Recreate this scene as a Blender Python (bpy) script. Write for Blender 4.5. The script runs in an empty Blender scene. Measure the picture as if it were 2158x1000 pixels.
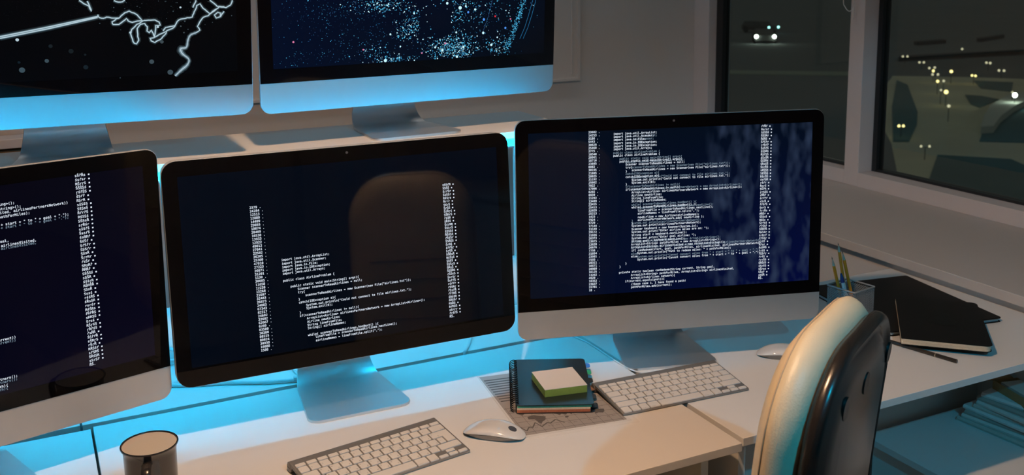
import bpy, bmesh, math, random, os
from mathutils import Vector, Matrix, noise
S = bpy.context.scene
COL = S.collection
random.seed(7)
PI = math.pi
FLOOR = -0.74            # desk tops are z = 0

# ------------------------------------------------------------------ helpers
def tag(o, label=None, cat=None, group=None, kind=None):
    if label: o['label'] = label
    if cat: o['category'] = cat
    if group: o['group'] = group
    if kind: o['kind'] = kind
    return o

def empty(name, loc=(0, 0, 0), rz=0.0, **k):
    o = bpy.data.objects.new(name, None)
    COL.objects.link(o)
    o.location = loc; o.rotation_euler = (0, 0, rz); o.empty_display_size = .05
    return tag(o, **k)

def mesh_obj(name, bm, mats, parent=None, smooth=None, bevel=0, **k):
    me = bpy.data.meshes.new(name)
    bmesh.ops.recalc_face_normals(bm, faces=bm.faces)
    bm.to_mesh(me); bm.free()
    for m in (mats if isinstance(mats, (list, tuple)) else [mats]): me.materials.append(m)
    if smooth is not None:
        for p in me.polygons: p.use_smooth = True
        try: me.set_sharp_from_angle(angle=math.radians(smooth))
        except Exception: pass
    o = bpy.data.objects.new(name, me)
    COL.objects.link(o)
    if parent: o.parent = parent
    if bevel:
        b = o.modifiers.new('bevel', 'BEVEL'); b.width = bevel; b.segments = 2; b.limit_method = 'ANGLE'
    return tag(o, **k)

def box(bm, x0, x1, y0, y1, z0, z1, mi=0, M=None):
    vs = [bm.verts.new(Vector(c)) for c in ((x0,y0,z0),(x1,y0,z0),(x1,y1,z0),(x0,y1,z0),(x0,y0,z1),(x1,y0,z1),(x1,y1,z1),(x0,y1,z1))]
    if M is not None:
        for v in vs: v.co = M @ v.co
    for f in ((0,3,2,1),(4,5,6,7),(0,1,5,4),(1,2,6,5),(2,3,7,6),(3,0,4,7)):
        fc = bm.faces.new([vs[i] for i in f]); fc.material_index = mi
    return vs

def boxo(name, b, mat, parent=None, bevel=0, **k):
    bm = bmesh.new(); box(bm, *b)
    return mesh_obj(name, bm, mat, parent, bevel=bevel, **k)

def loft(bm, rings, cap0=True, cap1=True, mi=0, closed=True):
    R = [[bm.verts.new(p) for p in r] for r in rings]
    n = len(R[0])
    for a, b in zip(R, R[1:]):
        for i in range(n if closed else n - 1):
            j = (i + 1) % n
            f = bm.faces.new((a[i], a[j], b[j], b[i])); f.material_index = mi
    if cap0: bm.faces.new(R[0][::-1]).material_index = mi
    if cap1: bm.faces.new(R[-1]).material_index = mi
    return R

def rrect(x0, x1, y0, y1, r, n=7, rb=None):
    """rounded rectangle outline, rb = radius of the two lower corners"""
    rb = r if rb is None else rb
    pts = []
    for cx, cy, a0, rr in ((x1, y1, 0, r), (x0, y1, 90, r), (x0, y0, 180, rb), (x1, y0, 270, rb)):
        sx = -1 if cx == x1 else 1; sy = -1 if cy == y1 else 1
        for i in range(n):
            a = math.radians(a0 + 90 * i / (n - 1))
            pts.append((cx + sx * rr + rr * math.cos(a), cy + sy * rr + rr * math.sin(a)))
    return pts

def tube(bm, pts, r, seg=8, mi=0, cap=True, closed=False):
    pts = [Vector(p) for p in pts]
    rings = []
    up = Vector((0, 0, 1))
    n = len(pts)
    for i, p in enumerate(pts):
        if closed: d = pts[(i + 1) % n] - pts[i - 1]
        else: d = pts[min(i + 1, n - 1)] - pts[max(i - 1, 0)]
        d.normalize()
        a = d.cross(up)
        if a.length < 1e-3: a = d.cross(Vector((1, 0, 0)))
        a.normalize(); b = a.cross(d); up = b
        rr = r[i] if isinstance(r, (list, tuple)) else r
        rings.append([p + a * math.cos(2*PI*k/seg) * rr + b * math.sin(2*PI*k/seg) * rr for k in range(seg)])
    if closed: rings.append(rings[0])
    loft(bm, rings, cap and not closed, cap and not closed, mi)

def smooth_path(pts, n=8):
    P = [Vector(p) for p in pts]; P = [P[0]*2-P[1]] + P + [P[-1]*2-P[-2]]
    out = []
    for i in range(1, len(P) - 2):
        for k in range(n):
            t = k / n
            out.append(.5 * ((2*P[i]) + (P[i+1]-P[i-1])*t + (2*P[i-1]-5*P[i]+4*P[i+1]-P[i+2])*t*t + (3*P[i]-P[i-1]-3*P[i+1]+P[i+2])*t**3))
    out.append(P[-2])
    return out

def lathe(bm, prof, seg=48, mi=0, c=(0, 0)):
    rings = [[Vector((c[0] + r*math.cos(2*PI*k/seg), c[1] + r*math.sin(2*PI*k/seg), z)) for k in range(seg)] for r, z in prof]
    loft(bm, rings, True, True, mi)

# ------------------------------------------------------------------ materials
def mat(name, col, rough=.5, metal=0., noise_amt=0., nscale=20., emit=None, estr=1., spec=.5, bump=0., bscale=200., coat=0., aniso=None):
    m = bpy.data.materials.new(name); m.use_nodes = True
    nt = m.node_tree; b = nt.nodes['Principled BSDF']
    b.inputs['Base Color'].default_value = (*col, 1)
    b.inputs['Roughness'].default_value = rough
    b.inputs['Metallic'].default_value = metal
    b.inputs['Specular IOR Level'].default_value = spec
    b.inputs['Coat Weight'].default_value = coat
    if coat: b.inputs['Coat Roughness'].default_value = .03
    tc = nt.nodes.new('ShaderNodeTexCoord')
    if noise_amt:
        n = nt.nodes.new('ShaderNodeTexNoise'); n.inputs['Scale'].default_value = nscale; n.inputs['Detail'].default_value = 4
        nt.links.new(tc.outputs['Object'], n.inputs['Vector'])
        mx = nt.nodes.new('ShaderNodeMix'); mx.data_type = 'RGBA'
        mx.inputs['A'].default_value = (*[c * (1 - noise_amt) for c in col], 1)
        mx.inputs['B'].default_value = (*[min(1, c * (1 + noise_amt)) for c in col], 1)
        nt.links.new(n.outputs['Fac'], mx.inputs['Factor']); nt.links.new(mx.outputs['Result'], b.inputs['Base Color'])
    if bump:
        n = nt.nodes.new('ShaderNodeTexNoise'); n.inputs['Scale'].default_value = bscale
        nt.links.new(tc.outputs['Object'], n.inputs['Vector'])
        bp_ = nt.nodes.new('ShaderNodeBump'); bp_.inputs['Strength'].default_value = bump; bp_.inputs['Distance'].default_value = .001
        nt.links.new(n.outputs['Fac'], bp_.inputs['Height']); nt.links.new(bp_.outputs['Normal'], b.inputs['Normal'])
    if emit:
        b.inputs['Emission Color'].default_value = (*emit, 1); b.inputs['Emission Strength'].default_value = estr
    return m

WHITE = mat('white_laminate', (.80, .79, .77), .42, noise_amt=.02, nscale=6)
EDGE = mat('laminate_edge', (.74, .72, .68), .5)
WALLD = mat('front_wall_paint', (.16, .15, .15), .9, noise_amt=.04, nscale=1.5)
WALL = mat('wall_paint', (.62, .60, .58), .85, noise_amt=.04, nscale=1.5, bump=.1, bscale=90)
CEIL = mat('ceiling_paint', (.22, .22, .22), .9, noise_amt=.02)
FLOORM = mat('dark_floor', (.10, .075, .055), .6, noise_amt=.25, nscale=4)
SILL = mat('sill_paint', (.56, .52, .49), .55, noise_amt=.03, nscale=3)
FRAME = mat('window_frame_paint', (.66, .61, .61), .5, noise_amt=.02, nscale=4)
GASKET = mat('black_gasket', (.012, .016, .02), .35)
ALU = mat('brushed_aluminium', (.70, .71, .72), .44, 1., noise_amt=.02, nscale=60)
SATIN = mat('satin_silver', (.52, .51, .50), .42, .35, noise_amt=.02, nscale=60)
ALUD = mat('matt_aluminium', (.28, .27, .26), .5, .6)
BGLASS = mat('black_glass', (.0025, .0025, .003), .04, spec=.42)
ARGLASS = mat('coated_black_glass', (.0015, .0015, .002), .04, spec=.13)
DCHIN = mat('dark_chin', (.006, .005, .0045), .45, spec=.10)
KEYW = mat('key_white', (.74, .71, .67), .45)
KEYG = mat('key_legend', (.28, .27, .26), .6)
TEXT = mat('screen_text', (0, 0, 0), .5, emit=(.80, .88, 1.), estr=.95, spec=0)
TEXTD = mat('screen_text_dim', (0, 0, 0), .5, emit=(.35, .48, .62), estr=.55, spec=0)
TEXTF = mat('screen_text_faint', (0, 0, 0), .5, emit=(.07, .09, .13), estr=1., spec=0)

def screen_mat(name, base, glow=None, patches=False, spec=.13):
    m = mat(name, (.001, .001, .0015), .04, spec=spec)
    nt = m.node_tree; b = nt.nodes['Principled BSDF']
    tc = nt.nodes.new('ShaderNodeTexCoord'); sp = nt.nodes.new('ShaderNodeSeparateXYZ')
    nt.links.new(tc.outputs['Generated'], sp.inputs[0])
    mx = nt.nodes.new('ShaderNodeMix'); mx.data_type = 'RGBA'
    mx.inputs['A'].default_value = (*base, 1); mx.inputs['B'].default_value = (*(glow or base), 1)
    mr = nt.nodes.new('ShaderNodeMath'); mr.operation = 'MULTIPLY'
    inv = nt.nodes.new('ShaderNodeMath'); inv.operation = 'SUBTRACT'; inv.inputs[0].default_value = 1.
    nt.links.new(sp.outputs['Z'], inv.inputs[1])
    nt.links.new(inv.outputs[0], mr.inputs[0]); nt.links.new(sp.outputs['X'], mr.inputs[1])
    nt.links.new(mr.outputs[0], mx.inputs['Factor'])
    out = mx.outputs['Result']
    if patches:
        mp = nt.nodes.new('ShaderNodeMapping'); mp.inputs['Scale'].default_value = (26, 1, 7)
        nt.links.new(tc.outputs['Generated'], mp.inputs[0])
        n = nt.nodes.new('ShaderNodeTexNoise'); n.inputs['Scale'].default_value = 1.; n.inputs['Detail'].default_value = 1.5
        nt.links.new(mp.outputs[0], n.inputs['Vector'])
        cr = nt.nodes.new('ShaderNodeValToRGB'); cr.color_ramp.elements[0].position = .42; cr.color_ramp.elements[1].position = .85
        nt.links.new(n.outputs['Fac'], cr.inputs[0])
        edge = nt.nodes.new('ShaderNodeMapRange'); edge.inputs['From Min'].default_value = .60; edge.inputs['From Max'].default_value = .67
        nt.links.new(sp.outputs['X'], edge.inputs['Value'])
        mm = nt.nodes.new('ShaderNodeMath'); mm.operation = 'MULTIPLY'
        nt.links.new(cr.outputs[0], mm.inputs[0]); nt.links.new(edge.outputs[0], mm.inputs[1])
        m2 = nt.nodes.new('ShaderNodeMix'); m2.data_type = 'RGBA'; m2.inputs['B'].default_value = (.026, .042, .085, 1)
        nt.links.new(mm.outputs[0], m2.inputs['Factor']); nt.links.new(out, m2.inputs['A'])
        out = m2.outputs['Result']
    nt.links.new(out, b.inputs['Emission Color']); b.inputs['Emission Strength'].default_value = 1.
    return m

def glass_mat(name):
    m = bpy.data.materials.new(name); m.use_nodes = True; nt = m.node_tree
    nt.nodes.remove(nt.nodes['Principled BSDF'])
    out = nt.nodes['Material Output']
    t = nt.nodes.new('ShaderNodeBsdfTransparent'); t.inputs[0].default_value = (.86, .9, .88, 1)
    g = nt.nodes.new('ShaderNodeBsdfGlossy'); g.inputs['Roughness'].default_value = .0
    lw = nt.nodes.new('ShaderNodeLayerWeight'); lw.inputs[0].default_value = .5
    pw = nt.nodes.new('ShaderNodeMath'); pw.operation = 'POWER'; pw.inputs[1].default_value = 5.
    fr = nt.nodes.new('ShaderNodeMath'); fr.operation = 'MULTIPLY_ADD'; fr.inputs[1].default_value = .95; fr.inputs[2].default_value = .045
    nt.links.new(lw.outputs['Facing'], pw.inputs[0]); nt.links.new(pw.outputs[0], fr.inputs[0])
    mx = nt.nodes.new('ShaderNodeMixShader')
    nt.links.new(fr.outputs[0], mx.inputs[0]); nt.links.new(t.outputs[0], mx.inputs[1]); nt.links.new(g.outputs[0], mx.inputs[2])
    nt.links.new(mx.outputs[0], out.inputs[0])
    return m
GLASS = glass_mat('window_glass')

# ------------------------------------------------------------------ text
def load_font():
    try:
        p = os.path.join(bpy.utils.system_resource('DATAFILES'), 'fonts', 'DejaVuSansMono.woff2')
        if os.path.exists(p): return bpy.data.fonts.load(p)
    except Exception: pass
    return None
FONT = load_font()
def glyphs(s, size=1., off=0.):
    c = bpy.data.curves.new('tmp', 'FONT'); c.body = s; c.size = size; c.resolution_u = 2; c.offset = off
    if FONT: c.font = FONT
    o = bpy.data.objects.new('tmp', c); COL.objects.link(o)
    dg = bpy.context.evaluated_depsgraph_get(); dg.update()
    me = bpy.data.meshes.new_from_object(o.evaluated_get(dg))
    bpy.data.objects.remove(o); bpy.data.curves.remove(c)
    return me
def _w(s):
    m = glyphs(s); xs = [v.co.x for v in m.vertices]; return max(xs)
ADV = (_w('H' * 11) - _w('H')) / 10.        # glyph advance at size 1
_cache = {}
def add_text(bm, s, T, cw, mi=0, off=.012):
    """append the string's faces to bm; T maps (x, y) in metres to a 3D point; cw = advance in metres"""
    key = (s, off)
    if key not in _cache: _cache[key] = glyphs(s, 1., off)
    me = _cache[key]; k = cw / ADV
    vs = [bm.verts.new(T(v.co.x * k, v.co.y * k)) for v in me.vertices]
    for p in me.polygons:
        try: f = bm.faces.new([vs[i] for i in p.vertices]); f.material_index = mi
        except ValueError: pass

# ------------------------------------------------------------------ constants
CAMZ = .8238
CHAIR_TOP = (.9064, .9214, .3849)
P_WARM, P_COOL, W_STR = 58., 49., .066
P_WALLFILL, P_LEDF, P_LEDR, P_LEDT = 6., 18., 59., 55.
CAR1 = (58.06, 68.91, -.646); CAR1S = 1.52
CAR2 = (67.22, 78.61, .021); CAR2S = 1.22
LIGHTS_XY = [(58.13, 53.73), (58.4, 53.55), (55.57, 49.88), (55.81, 49.72), (53.07, 46.81), (53.58, 46.83), (51.87, 45.43), (50.19, 44.0), (50.45, 43.82), (47.52, 41.27), (47.94, 41.21), (43.94, 37.57), (44.38, 38.29), (52.5, 44.59), (66.77, 55.81), (58.99, 47.27), (58.99, 46.97), (55.4, 43.44), (55.54, 43.18), (51.65, 42.34), (51.66, 42.1), (45.76, 34.84), (46.66, 35.68), (39.72, 33.76), (33.08, 30.59), (33.24, 30.5), (30.07, 26.7), (30.33, 26.54)]
# ---- what the screens show, in metres from the lower left corner of each panel
CODE_CENTRE = [(.1931, .2026, 'import java.util.ArrayList;'), (.1933, .1959, 'import java.util.Scanner;'), (.1935, .1896, 'import java.io.File;'), (.1934, .1834, 'import java.io.IOException;'), (.1937, .1774, 'import java.util.Arrays;'), (.1935, .1645, 'public class AirlineProblem {'), (.2063, .1523, 'public static void main(String[] args){'), (.219, .1457, 'Scanner scannerToReadAirlines = null;'), (.2189, .1394, 'try{'), (.232, .1324, 'scannerToReadAirlines = new Scanner(new File("airlines.txt"));'), (.2191, .1267, '}'), (.2193, .1206, 'catch(IOException e){'), (.2321, .1139, 'System.out.println("Could not connect to file airlines.txt.");'), (.2324, .1082, 'System.exit(0);'), (.2194, .1018, '}'), (.2193, .0958, 'if(scannerToReadAirlines != null){'), (.2322, .0893, 'ArrayList<Airline> airlinesPartnersNetwork = new ArrayList<Airline>();'), (.2324, .0829, 'Airline newAirline;'), (.2323, .0765, 'String lineFromFile;'), (.2326, .0707, 'String[] airlineNames;'), (.2321, .0579, 'while( scannerToReadAirlines.hasNext() ){'), (.2455, .0526, 'lineFromFile = scannerToReadAirlines.nextLine();'), (.2457, .0457, 'airlineNames = lineFromFile.split(",");')]
CODE_RIGHT = [(.1994, .4128, 'import java.util.ArrayList;'), (.1994, .4069, 'import java.util.Scanner;'), (.1994, .4069, 'import java.util.ArrayList;', 1), (.1994, .4006, 'import java.io.File;'), (.1994, .4006, 'import java.util.Scanner;', 1), (.1994, .3938, 'import java.io.IOException;'), (.1994, .3938, 'import java.io.File;', 1), (.1994, .3876, 'import java.io.IOException;'), (.1993, .3818, 'import java.util.Arrays;'), (.1988, .3742, 'public class AirlineProblem {', 1), (.1988, .3688, 'public class AirlineProblem {'), (.2116, .3616, 'public static void main(String[] args){', 1), (.2116, .3564, 'public static void main(String[] args){'), (.2243, .3497, 'Scanner scannerToReadAirlines = null;'), (.2243, .3546, 'Scanner scannerToReadAirlines = null;', 1), (.2369, .3434, 'scannerToReadAirlines = new Scanner(new File("airlines.txt"));', 1), (.2243, .3435, 'try{'), (.2369, .3375, 'scannerToReadAirlines = new Scanner(new File("airlines.txt"));'), (.2243, .3361, '}'), (.2243, .3305, 'catch(IOException e){', 1), (.2243, .3243, 'catch(IOException e){'), (.2369, .3227, 'System.out.println("Could not connect to file airlines.txt.");', 1), (.2369, .3175, 'System.out.println("Could not connect to file airlines.txt.");'), (.2369, .3118, 'System.exit(0);'), (.2243, .3094, '}'), (.2243, .3045, 'if(scannerToReadAirlines != null){', 1), (.2243, .2985, 'if(scannerToReadAirlines != null){'), (.2367, .2979, 'ArrayList<Airline> airlinesPartnersNetwork = new ArrayList<Airline>();', 1), (.2367, .2922, 'ArrayList<Airline> airlinesPartnersNetwork = new ArrayList<Airline>();'), (.2367, .2859, 'Airline newAirline;'), (.2367, .2797, 'String lineFromFile;'), (.2367, .274, 'String[] airlineNames;'), (.2367, .2667, 'while( scannerToReadAirlines.hasNext() ){', 1), (.2367, .2612, 'while( scannerToReadAirlines.hasNext() ){'), (.2496, .2593, 'lineFromFile = scannerToReadAirlines.nextLine();', 1), (.2496, .254, 'lineFromFile = scannerToReadAirlines.nextLine();'), (.2496, .248, 'airlineNames = lineFromFile.split(",");'), (.2497, .2404, 'newAirline = new Airline(airlineNames);'), (.2497, .2347, 'airlinesPartnersNetwork.add( newAirline );'), (.2367, .2336, '}', 1), (.2367, .2281, '}'), (.2367, .2286, 'System.out.println(airlinesPartnersNetwork);', 1), (.2367, .2231, 'System.out.println(airlinesPartnersNetwork);'), (.2367, .2163, 'Scanner keyboard = new Scanner(System.in);'), (.2367, .2103, 'System.out.print("Enter airline miles are on: ");'), (.2367, .2037, 'String start = keyboard.nextLine();'), (.2367, .1972, 'System.out.print("Enter goal airline: ");'), (.2367, .1911, 'String goal = keyboard.nextLine();'), (.236, .1901, 'ArrayList<String> pathForMiles = new ArrayList<String>();', 1), (.236, .1846, 'ArrayList<String> pathForMiles = new ArrayList<String>();'), (.236, .1785, 'ArrayList<String> airlinesVisited = new ArrayList<String>();'), (.2365, .1775, 'if( canRedeem(start, goal, pathForMiles, airlinesVisited, airlinesPartnersNetwork))', 1), (.2365, .1719, 'if( canRedeem(start, goal, pathForMiles, airlinesVisited, airlinesPartnersNetwork))'), (.2487, .1656, 'System.out.println("Path to redeem miles: " + pathForMiles);'), (.236, .1649, 'else', 1), (.236, .1593, 'else'), (.2487, .158, 'System.out.println("Cannot convert miles from " + start + " to " + goal + ".");', 1), (.2488, .1524, 'System.out.println("Cannot convert miles from " + start + " to " + goal + ".");'), (.2235, .1456, '}'), (.211, .1396, '}'), (.2102, .1274, 'private static boolean canRedeem(String current, String goal,'), (.2357, .1207, 'ArrayList<String> pathForMiles, ArrayList<String> airlinesVisited,'), (.2357, .1143, 'ArrayList<Airline> network){'), (.2232, .1082, 'if(current.equals(goal)){'), (.2357, .1015, '//base case 1, I have found a path!'), (.2358, .0951, 'pathForMiles.add(current);')]
CODE_LEFT = [(.4217, .3904, 'airlinesVisited = new ArrayList<String>();'), (.4305, .3832, 'pathForMiles = new ArrayList<String>();'), (.5003, .3774, 'if( canRedeem(start, goal, pathForMiles, airlinesVisited, airlinesPartnersNetwork))'), (.4425, .3707, 'System.out.println("Path to redeem miles: " + pathForMiles);'), (.5002, .3584, 'System.out.println("Cannot convert miles from " + start + " to " + goal + ".");'), (.4998, .3534, 'System.out.println("Cannot convert miles from " + start + " to " + goal + ".");', 1), (.4086, .332, 'private static boolean canRedeem(String current, String goal,'), (.4485, .3252, 'ArrayList<String> pathForMiles, ArrayList<String> airlinesVisited,'), (.4481, .3208, 'ArrayList<String> pathForMiles, ArrayList<String> airlinesVisited,', 1), (.4055, .1744, 'pathForMiles.add(current))'), (.4051, .1694, 'pathForMiles.add(current))', 1), (.4027, .1101, 'airline.getPartners();'), (.4022, .105, 'airline.getPartners();', 1), (.3875, .0985, 'if(canRedeem(path){'), (.3871, .0935, 'if(canRedeem(path){', 1)]
MAP_LINES = [[(.2475,.166),(.3208,.1798),(.3974,.1954)],[(.2472,.163),(.3205,.1768),(.3973,.1937)],[(.3976,.1982),(.3997,.1931),(.4059,.1918),(.4111,.1939),(.4186,.1919),(.4313,.1921),(.4408,.2011),(.4473,.2029),(.4547,.1993),(.4597,.1957),(.4669,.1861),(.459,.1849),(.4512,.1829),(.4449,.1854),(.4427,.1906),(.436,.1857),(.4292,.1802),(.4203,.1805),(.4193,.1848),(.4261,.1903),(.4313,.1921)],[(.4695,.186),(.4587,.1792),(.4492,.1709),(.4469,.1638),(.4494,.1536),(.4515,.1463),(.4553,.1441),(.4596,.1503),(.4582,.162),(.4583,.1721),(.4639,.179),(.4704,.1802),(.4745,.1743),(.4736,.1672),(.4773,.1641),(.481,.1683),(.4838,.1624),(.4847,.1551),(.4881,.1695),(.4885,.1767),(.4964,.1765),(.494,.1823),(.4877,.1863),(.4695,.186)],[(.4847,.1551),(.4781,.1539),(.4792,.1495),(.4856,.1463),(.4937,.1504),(.5021,.1588),(.5064,.1659),(.4969,.1619),(.4847,.1551)],[(.4998,.1662),(.504,.1718),(.5201,.1756),(.5244,.1827),(.5299,.1869),(.5487,.1892),(.5546,.2021),(.5576,.2106),(.5631,.2128),(.5681,.2046),(.5786,.195),(.5897,.2025),(.5953,.2061),(.6062,.2049),(.6145,.2091),(.6201,.2133),(.6175,.2178)],[(.5201,.1747),(.5159,.17),(.5051,.166)],[(.5897,.2025),(.5758,.1913),(.5676,.1886),(.5605,.1801),(.5575,.1728),(.5613,.1654),(.5544,.1612)],[(.6215,.2118),(.6032,.1977),(.5961,.1891),(.5892,.1864),(.5867,.1924),(.5923,.1966),(.5977,.195),(.5961,.1891)],[(.371,.224),(.3779,.2183),(.385,.2139),(.3886,.2047),(.3873,.2111),(.3832,.2223)],[(.4244,.2226),(.4305,.2191),(.4382,.22),(.4421,.2222)],[(.5566,.2193),(.5508,.2065)],[(.5794,.2187),(.5873,.2127),(.5912,.2074),(.6035,.2065)]]
MAP_COAST = [(.5544,.1612),(.5448,.1571),(.5404,.1485),(.5371,.1353),(.5276,.1327),(.5299,.1237),(.5402,.1127),(.5371,.1024),(.5272,.0938),(.5159,.0829)]
MAP_DOTS = [(.2723,.1595,8,1),(.2743,.1067,14,0),(.5303,.2074,5,1),(.4918,.1737,6,1),(.447,.1653,6,1),(.497,.1467,9,0),(.5081,.0903,14,0),(.3998,.1832,3,0),(.4236,.2101,3,0),(.5181,.2008,3,0),(.5364,.1823,4,0),(.5294,.1738,4,0),(.5342,.162,4,0),(.5411,.1676,3,0),(.6266,.197,3,0),(.6154,.19,3,0),(.5471,.2161,3,0),(.4255,.0844,3,0),(.4784,.1113,12,0),(.3131,.121,10,0)]
CITY_CLUSTERS = [(.2462,.2013,.0306,.0085,140,1),(.3152,.1604,.0153,.0204,140,1),(.2939,.1417,.0085,.0085,30,1),(.2345,.1056,.0204,.0102,60,1),(.2793,.0902,.0238,.0048,90,1),(.3871,.111,.0238,.0136,260,1),(.4242,.1024,.017,.017,220,1),(.5081,.105,.017,.0136,90,1),(.4128,.1832,.0204,.0204,70,1),(.4802,.1844,.051,.0204,90,1),(.1556,.1759,.0612,.0374,300,0),(.1109,.196,.051,.0204,180,0),(.2698,.1718,.068,.0408,420,0),(.4692,.1443,.051,.0408,300,0),(.0697,.0988,.0136,.0102,30,0),(.1672,.1092,.085,.0204,200,0)]
CITY_LIGHTS = [(.3907,.2004,8,0),(.4201,.1903,11,0),(.4549,.1858,7,0),(.3171,.1824,6,0),(.4742,.1363,8,0),(.4114,.14,6,0),(.4937,.1102,8,0),(.2539,.0903,10,0),(.2881,.0858,10,0),(.4279,.109,8,0),(.3634,.1112,6,0),(.2653,.1423,6,0),(.0669,.1361,6,1),(.2075,.1144,5,1),(.3337,.1011,5,1),(.5022,.1701,6,2),(.5392,.1631,5,1),(.3864,.1184,6,1),(.4388,.1807,7,3),(.4755,.1643,8,3),(.527,.1447,7,3),(.2866,.117,5,0),(.3798,.1047,8,0),(.4131,.0895,8,0),(.5078,.1256,5,0),(.4331,.1932,6,0)]
CITY_ARCS = [[(.593,.2015),(.5837,.1708),(.5743,.1435),(.5628,.1197),(.5476,.0857)],[(.4952,.2041),(.4861,.1707),(.4731,.1374),(.4469,.0843)],[(.5731,.202),(.5618,.1749),(.5524,.1512),(.5429,.1275),(.5277,.0954)]]

# ------------------------------------------------------------------ computer displays
W = .65
class Mon:
    def __init__(s, name, x, y, zb, z, a, t, label, H, ch):
        s.root = empty(name, (x, y, zb), a, label=label, cat='computer', group='computers on the raised shelf' if zb else 'computers on the desks')
        s.z = z - zb; s.t = t; s.H = H; s.ch = ch
    def P(s, u, v, d=0.):          # u from left edge, v up the panel, d behind its front face
        c, n = math.cos(s.t), math.sin(s.t)
        return Vector((u - W / 2, v * n + d * c, s.z + v * c - d * n))

def housing(m, prof, rad, mat_, chin=True):
    bm = bmesh.new()
    rings = []
    for ins, d in prof:
        rr = max(.004, rad - ins * .4)
        rings.append([m.P(x, y, d) for x, y in rrect(ins, W - ins, ins * .9, m.H - ins * .9, rr)])
    loft(bm, rings)
    return mesh_obj('housing', bm, mat_, m.root, smooth=40)

def slab(m, name, pts, d0, d1, mat_, parent=None):
    bm = bmesh.new()
    loft(bm, [[m.P(x, y, d0) for x, y in pts], [m.P(x, y, d1) for x, y in pts]])
    return mesh_obj(name, bm, mat_, parent or m.root)

def stand(m, fd=.012, depth=.205, fw=.2, hinge=.17):
    """bent aluminium sheet: flat foot, tight bend at the back, neck leaning up to the hinge"""
    bm = bmesh.new(); th = .0055
    path = [(-fd, 0., 1.), (depth - fd - .045, 0., .86)]
    cy, cz, r = depth - fd - .045, .045, .045
    for i in range(1, 13):
        a = math.radians(-90 + 100 * i / 12)
        path.append((cy + r * math.cos(a), cz + r * math.sin(a), .86 - .14 * i / 12))
    y, z = path[-1][:2]
    for k in range(1, 5): path.append((y - .1 * k / 4, z + (hinge + m.z - z) * k / 4, .70 - .01 * k))
    rings = []
    corner = .022
    ys = []
    for k in range(6):                       # rounded front corners of the foot
        a = math.radians(90 * k / 5); ys.append((-fd + corner * (1 - math.sin(a)), corner * (1 - math.cos(a))))
    first = [(yy, 0., 1., cut) for yy, cut in reversed(ys)]
    full = first + [(p[0], p[1], p[2], 0.) for p in path[1:]]
    prev = None
    top = []; bot = []
    for i, (y, z, w, cut) in enumerate(full):
        a = full[max(i - 1, 0)]; b = full[min(i + 1, len(full) - 1)]
        d = Vector((0, b[0] - a[0], b[1] - a[1])); d.normalize()
        n = Vector((0, -d.z, d.y))
        hw = fw / 2 * w - cut
        base = Vector((0, y, z))
        top.append((base + n * th, hw)); bot.append((base, hw))
    for (pt, hw), (pb, _) in zip(top, bot):
        rings.append([pt + Vector((-hw + .001, 0, 0)), pt + Vector((hw - .001, 0, 0)), pb + Vector((hw, 0, 0)) + (pt - pb) * .5, pb + Vector((hw - .001, 0, 0)), pb + Vector((-hw + .001, 0, 0)), pb + Vector((-hw, 0, 0)) + (pt - pb) * .5])
    loft(bm, rings)
    return mesh_obj('stand', bm, ALU, m.root, smooth=40)

SLIM = [(.0008, 0.), (0, .0012), (0, .005), (.004, .008), (.03, .013), (.08, .021), (.15, .031), (.2, .036)]
THICK = [(.0008, 0.), (0, .0012), (0, .018), (.004, .022), (.03, .028), (.08, .036), (.15, .042), (.2, .044)]
def imac(name, x, y, zb, z, a, t, label, smat, thick=False, hm=None, H=.4492, ch=.0591, tb=.0272):
    m = Mon(name, x, y, zb, z, a, t, label, H, ch)
    housing(m, THICK if thick else SLIM, .026 if thick else .021, hm or ALU)
    g = slab(m, 'front_glass', rrect(.0012, W - .0012, ch, H - .0012, .0245 if thick else .0195, rb=.0004), -.0012, .0003, BGLASS if thick else ARGLASS)
    if thick:
        slab(m, 'chin', rrect(.0012, W - .0012, .0012, ch - .0003, .0004, rb=.0245), -.0011, .0003, DCHIN)
    scr = slab(m, 'screen', [(.0266, H - tb), (W - .0266, H - tb), (W - .0266, H - tb - .3357), (.0266, H - tb - .3357)], -.0016, -.0011, smat)
    bm = bmesh.new()
    for k, (r, d) in enumerate(((.0028, -.0013), (.0018, -.0015))):
        loft(bm, [[m.P(W/2 + r*math.cos(q*PI/8), H - .0125 + r*math.sin(q*PI/8), dd) for q in range(16)] for dd in (-.0011, d)], mi=k)
    mesh_obj('webcam', bm, [mat('webcam_ring', (.02, .02, .022), .3), mat('webcam_lens', (.10, .10, .12), .2)], g)
    stand(m)
    m.screen = scr
    return m

S_R = screen_mat('screen_glow_navy', (.0008, .0035, .010), (.0010, .0028, .038), True)
S_M = screen_mat('screen_glow_dark', (.0005, .0022, .0060), (.0012, .002, .004), spec=.42)
S_L = screen_mat('screen_glow_indigo', (.0012, .0012, .005), (.0018, .0016, .009))
S_V = screen_mat('screen_glow_black', (.0010, .0013, .0018), (.0006, .0010, .0015))
S_U = screen_mat('screen_glow_city', (.0008, .0035, .015), (.0005, .0012, .003))
SH = .4812          # top of the raised shelf
mR = imac('computer', 1.1646, 1.6463, 0, .0795, -.2842, .0227, 'silver all-in-one computer on the right, dense code over blue blurs', S_R)
mM = imac('computer', .5186, 1.7334, 0, .1083, -.016, .068, 'middle all-in-one computer with an all-black front, mirroring the white chair', S_M, True, SATIN, .3994, .0315, .0284)
mL = imac('computer', -.125, 1.6955, 0, .082, .2563, -.0219, 'silver all-in-one computer at the left edge, showing code beside the mug', S_L, False, SATIN)
mU = imac('computer', .7251, 1.9319, SH, .553, .0511, -.058, 'silver computer on the raised shelf showing blue and white city lights', S_U)
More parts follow.
